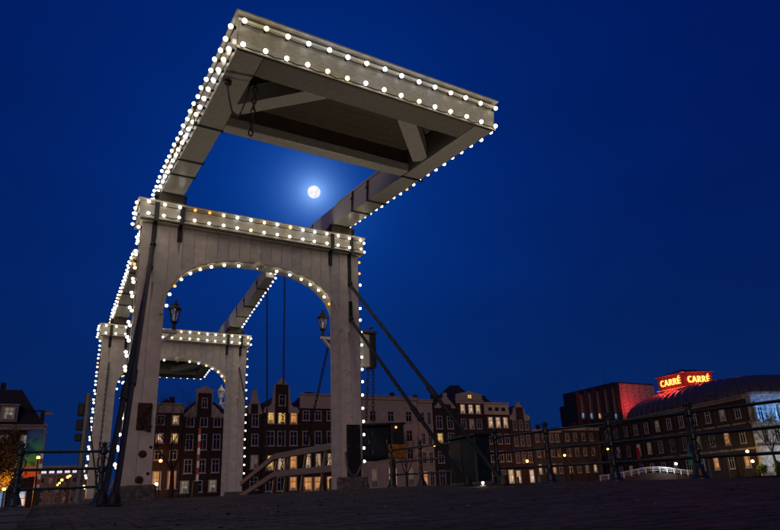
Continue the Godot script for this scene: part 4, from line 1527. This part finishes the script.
func leafy_tree(label: String, called: String, at: Vector3, trunk: float, size: Vector3, n: int, leaf: Material, seed_: int) -> void:
	var t := thing(called, label, "tree" if trunk > 0.5 else "shrub", at)
	var r := RandomNumberGenerator.new()
	r.seed = seed_
	var st := mb()
	var c := Vector3(0, trunk + size.y / 2, 0)
	tube(st, [Vector3.ZERO, Vector3(0.03, trunk * 0.6, 0), c], 0.12, 0.05, 7)
	var clumps := []
	for i in 26:
		var d := Vector3(r.randfn(), r.randfn(), r.randfn()).normalized() * pow(r.randf(), 0.4)
		var p := c + d * size * 0.42
		clumps.append(p)
		if i < 12:
			tube(st, [c - Vector3(0, size.y * 0.3, 0), p], 0.035, 0.012, 4)
	part("trunk", st, M.bark, t)
	st = mb()
	for i in n:
		var p: Vector3 = clumps[r.randi_range(0, 25)] + Vector3(r.randfn(), r.randfn(), r.randfn()) * size * 0.085
		var f := Basis.from_euler(Vector3(r.randf() * TAU, r.randf() * TAU, r.randf() * TAU)) * r.randf_range(0.10, 0.18)
		quad(st, p - f.y, p + f.x * 0.5, p + f.y, p - f.x * 0.5)
	part("crown", st, leaf, t)

func build_lamps_and_trees() -> void:
	var orange := Color(1.0, 0.40, 0.06)
	var white := Color(1.0, 0.86, 0.70)
	var yellow := Color(1.0, 0.62, 0.14)
	street_lamp("orange street lamp in front of the parapet house by the left post", Vector3(8.9, 6.1, -76.5), -0.6, orange, 3.0, 0.2, 16)
	street_lamp("low white lamp under the orange one by the left post", Vector3(8.6, 3.05, -76.8), -0.6, white, 1.5, 0.2, 16)
	street_lamp("orange lamp between the wide pale house and the stays", Vector3(51.8, 7.55, -74), -0.6, orange, 2.0, 0.18, 12)
	street_lamp("orange lamp behind the right railing, nearest the bell-gabled house", Vector3(72.0, 4.5, -74), -0.6, orange, 5.0, 0.26, 16)
	street_lamp("orange street lamp on a bright orange pole", Vector3(81.6, 5.4, -74), -0.6, orange, 7.0, 0.22, 14)
	street_lamp("orange lamp before the theatre's left end", Vector3(92.5, 6.35, -72.8), -0.6, orange, 4.0, 0.2, 12)
	street_lamp("white lamp standing on the canal bridge", Vector3(96.0, 2.5, -60.0), -0.6, Color(0.80, 0.9, 1.0), 16.0, 0.3, 12)
	street_lamp("upper yellow lamp before the theatre corner", Vector3(98.8, 3.65, -47.4), -0.6, yellow, 16.0, 0.34, 16)
	street_lamp("lower yellow lamp before the theatre corner", Vector3(99.1, 1.95, -47.0), -0.6, yellow, 12.0, 0.4, 16)
	street_lamp("orange lamp low at far left edge", Vector3(-7.4, 2.25, -52.4), -0.6, orange, 42.0, 0.14, 12)
	street_lamp("orange lamp beside the tall street banner", Vector3(-5.1, 4.85, -51), -0.6, orange, 3.5, 0.14, 12)
	for i in 5:
		var q: Array = [[-1.34, 5.15, -90.0, "nearest lamp of the row down the street"], [-1.32, 5.5, -100.0, "second lamp of the row down the street"], [-1.52, 6.45, -130.0, "third lamp of the row down the street"], [-1.35, 7.15, -160.0, "fourth lamp of the row down the street"], [-1.3, 7.9, -190.0, "last lamp of the row down the street"]][i]
		street_lamp(q[3], Vector3(q[0], q[1], q[2]), -0.6, orange, 4.0, 0.16 + i * 0.05, 10)
	bare_tree("bare tree showing through the far arch", Vector3(9.6, -0.6, -71), 16.0, 3)
	bare_tree("bare tree before the wide dark house with the pale parapet", Vector3(32.0, -0.6, -74), 11.0, 8)
	bare_tree("bare tree before the small bell-gabled house", Vector3(82, -0.6, -73), 9.5, 15)
	bare_tree("bare tree rising beside the finned office block", Vector3(94, -0.6, -77), 16.0, 21)
	bare_tree("bare tree lit yellow behind the lamps at the theatre corner", Vector3(97, -0.6, -50.5), 9.0, 31)
	bare_tree("bare tree before the floodlit front, near the right edge", Vector3(101.5, -0.6, -44.5), 12.5, 44)
	bare_tree("bare tree before the wide pale house", Vector3(45.5, -0.6, -73), 11.0, 52)
	bare_tree("bare tree before the middle of the theatre's brick side", Vector3(104.5, -0.6, -66), 12.0, 61)
	bare_tree("bare tree before the left end of the theatre's brick side", Vector3(107.5, -0.6, -82), 13.0, 67)
	bare_tree("bare tree between the canal bridge lamp and the yellow lamps", Vector3(101.5, -0.6, -57), 11.0, 73)
	leafy_tree("bushy tree lit orange by a lamp at far left", "leafy_tree", Vector3(-7.9, -0.6, -54.5), 2.8, Vector3(3.2, 5.6, 3.2), 5200, M.leaf, 5)
	leafy_tree("left of two round green shrubs below the yellow lamps", "round_shrub", Vector3(100.3, -0.6, -46.3), 0.3, Vector3(1.6, 1.9, 1.6), 900, M.leaf_green, 6)
	leafy_tree("right of two round green shrubs below the yellow lamps", "round_shrub", Vector3(101.9, -0.6, -44.4), 0.3, Vector3(2.2, 2.0, 2.0), 1100, M.leaf_green, 7)
	# arched canal bridge at right
	var t := thing("canal_bridge", "low arched canal bridge with a pale railing behind the iron railing", "bridge", Vector3(92, -0.6, -62))
	var deck := func(x: float) -> float: return 1.15 * exp(-pow(x / 8.5, 2))
	var st := mb()
	var poly := []
	for i in 41:
		var x := -14.0 + i * 0.7
		poly.append(Vector2(x, deck.call(x) + 0.6))
	for i in 41:
		var x := 14.0 - i * 0.7
		poly.append(Vector2(x, -2.4 + (2.6 * sqrt(maxf(0, 1 - pow((x - 6.5) / 2.2, 2))) if absf(x - 6.5) < 2.2 else 0.0)))
	prism(st, poly, -6, 0)
	part("arch", st, M.brick_red, t)
	for h in [1.0, 0.72, 0.4]:
		st = mb()
		var pts := []
		for i in 41:
			var x := -14.0 + i * 0.7
			pts.append(Vector3(x, deck.call(x) + 0.6 + h, -0.2))
		tube(st, pts, 0.09 if h == 1.0 else 0.04, -1, 6)
		part("rail", st, M.sign_white, t)
	for i in 15:
		st = mb()
		var x := -14.0 + i * 2.0
		bx(st, Vector3(x, deck.call(x) + 1.12, -0.2), Vector3(0.14, 1.1, 0.14))
		part("post", st, M.sign_white, t)

# ------------------------------------------------------------------ sky
func sky_texture(moon: Vector3) -> ImageTexture:
	var w := 1024
	var h := 512
	var im := Image.create(w, h, false, Image.FORMAT_RGBF)
	var f := FastNoiseLite.new()
	f.seed = 12
	f.frequency = 1.3
	f.fractal_octaves = 4
	for y in h:
		var el := PI / 2 - (y + 0.5) / h * PI
		var up := maxf(0, sin(el))
		var t := pow(1 - up, 3.0)
		var base := Color(0.0002, 0.0070, 0.096).lerp(Color(0.0028, 0.019, 0.090), t)
		for x in w:
			var az := (x + 0.5) / w * TAU
			var d := Vector3(sin(az) * cos(el), sin(el), -cos(az) * cos(el))
			var a := rad_to_deg(acos(clampf(d.dot(moon), -1, 1)))
			var c := base
			if a < 80:
				var k1 := exp(-a / 1.0)
				var k2 := exp(-a / 2.7)
				var k3 := exp(-a / 14.0)
				c += Color(0.34, 0.55, 0.75) * k1 + Color(0.012, 0.095, 0.32) * k2 + Color(0.0, 0.032, 0.20) * k3
			var n := 1.0 + 0.10 * f.get_noise_3d(d.x * 2, d.y * 5, d.z * 2)
			im.set_pixel(x, y, Color(c.r * n, c.g * n, c.b * n))
	return ImageTexture.create_from_image(im)

func _ready() -> void:
	rng.seed = 77
	# camera: low on the approach, looking up and to the right, slightly rolled, lens shifted
	var cam := Camera3D.new()
	cam.name = "camera"
	var yaw := deg_to_rad(32.167)
	var pitch := deg_to_rad(17.12)
	var roll := deg_to_rad(3.346)
	var fwd := Vector3(sin(yaw) * cos(pitch), sin(pitch), -cos(yaw) * cos(pitch))
	var rt := Vector3(cos(yaw), 0, sin(yaw))
	var up := rt.cross(fwd)
	var r2 := rt * cos(roll) - up * sin(roll)
	var u2 := rt * sin(roll) + up * cos(roll)
	cam.transform = Transform3D(Basis(r2, u2, -fwd), Vector3(-4.327, -0.232, 15.258))
	cam.set_frustum(0.0878920, Vector2(-0.0060325, 0.0070690), 0.1, 4000.0)
	add_child(cam)
	cam.current = true
	# sky, exposure
	var moon_dir := Vector3(0.33, 0.49, -0.85).normalized()
	moon_dir = (fwd + r2 * (-112.377 / 603.014) + u2 * (115.627 / 603.014)).normalized()
	var env := Environment.new()
	env.background_mode = Environment.BG_SKY
	var sky := Sky.new()
	var pano := PanoramaSkyMaterial.new()
	pano.panorama = sky_texture(moon_dir)
	sky.sky_material = pano
	env.sky = sky
	env.ambient_light_source = Environment.AMBIENT_SOURCE_SKY
	env.tonemap_mode = Environment.TONE_MAPPER_LINEAR
	env.tonemap_exposure = 1.0
	env.sdfgi_enabled = true
	env.ssao_enabled = true
	env.ssil_enabled = true
	var we := WorldEnvironment.new()
	we.name = "environment"
	we.environment = env
	add_child(we)
	# the low warm light of the town and the dusk behind the viewer
	var sun := DirectionalLight3D.new()
	sun.name = "dusk_light"
	sun.light_color = Color(1.0, 0.82, 0.70)
	sun.light_energy = 0.16
	sun.light_angular_distance = 40.0
	sun.shadow_enabled = true
	sun.sky_mode = DirectionalLight3D.SKY_MODE_LIGHT_ONLY
	add_child(sun)
	sun.look_at_from_position(Vector3(-6.5, 2.0, 8.0), Vector3.ZERO)

	make_materials()
	glow("room_W0", Color(0.85, 0.80, 0.95), 0.9)
	M["room_W1"] = M.room_W0
	make_bulbs()
	var ms := mb()
	ball(ms, Vector3.ZERO, 18.0, 32, 20)
	var moon := part(numbered("moon"), ms, null, self)
	var mm := glow("moon_face", Color.WHITE, 1.12)
	mm.emission_texture = noise_tex(31, 0.014, Color(0.78, 0.80, 0.86), Color(1.0, 0.99, 0.96), Vector2.ONE, 4)
	mm.emission_operator = BaseMaterial3D.EMISSION_OP_MULTIPLY
	mm.uv1_triplanar = true
	mm.uv1_scale = Vector3.ONE * 0.02
	moon.material_override = mm
	moon.position = cam.position + moon_dir * 1800.0
	tag(moon, "full white moon in the blue sky under the ballast box", "moon")
	build_ground()
	build_bridge()
	build_houses()
	build_theatre()
	build_modern()
	build_left()
	build_lamps_and_trees()
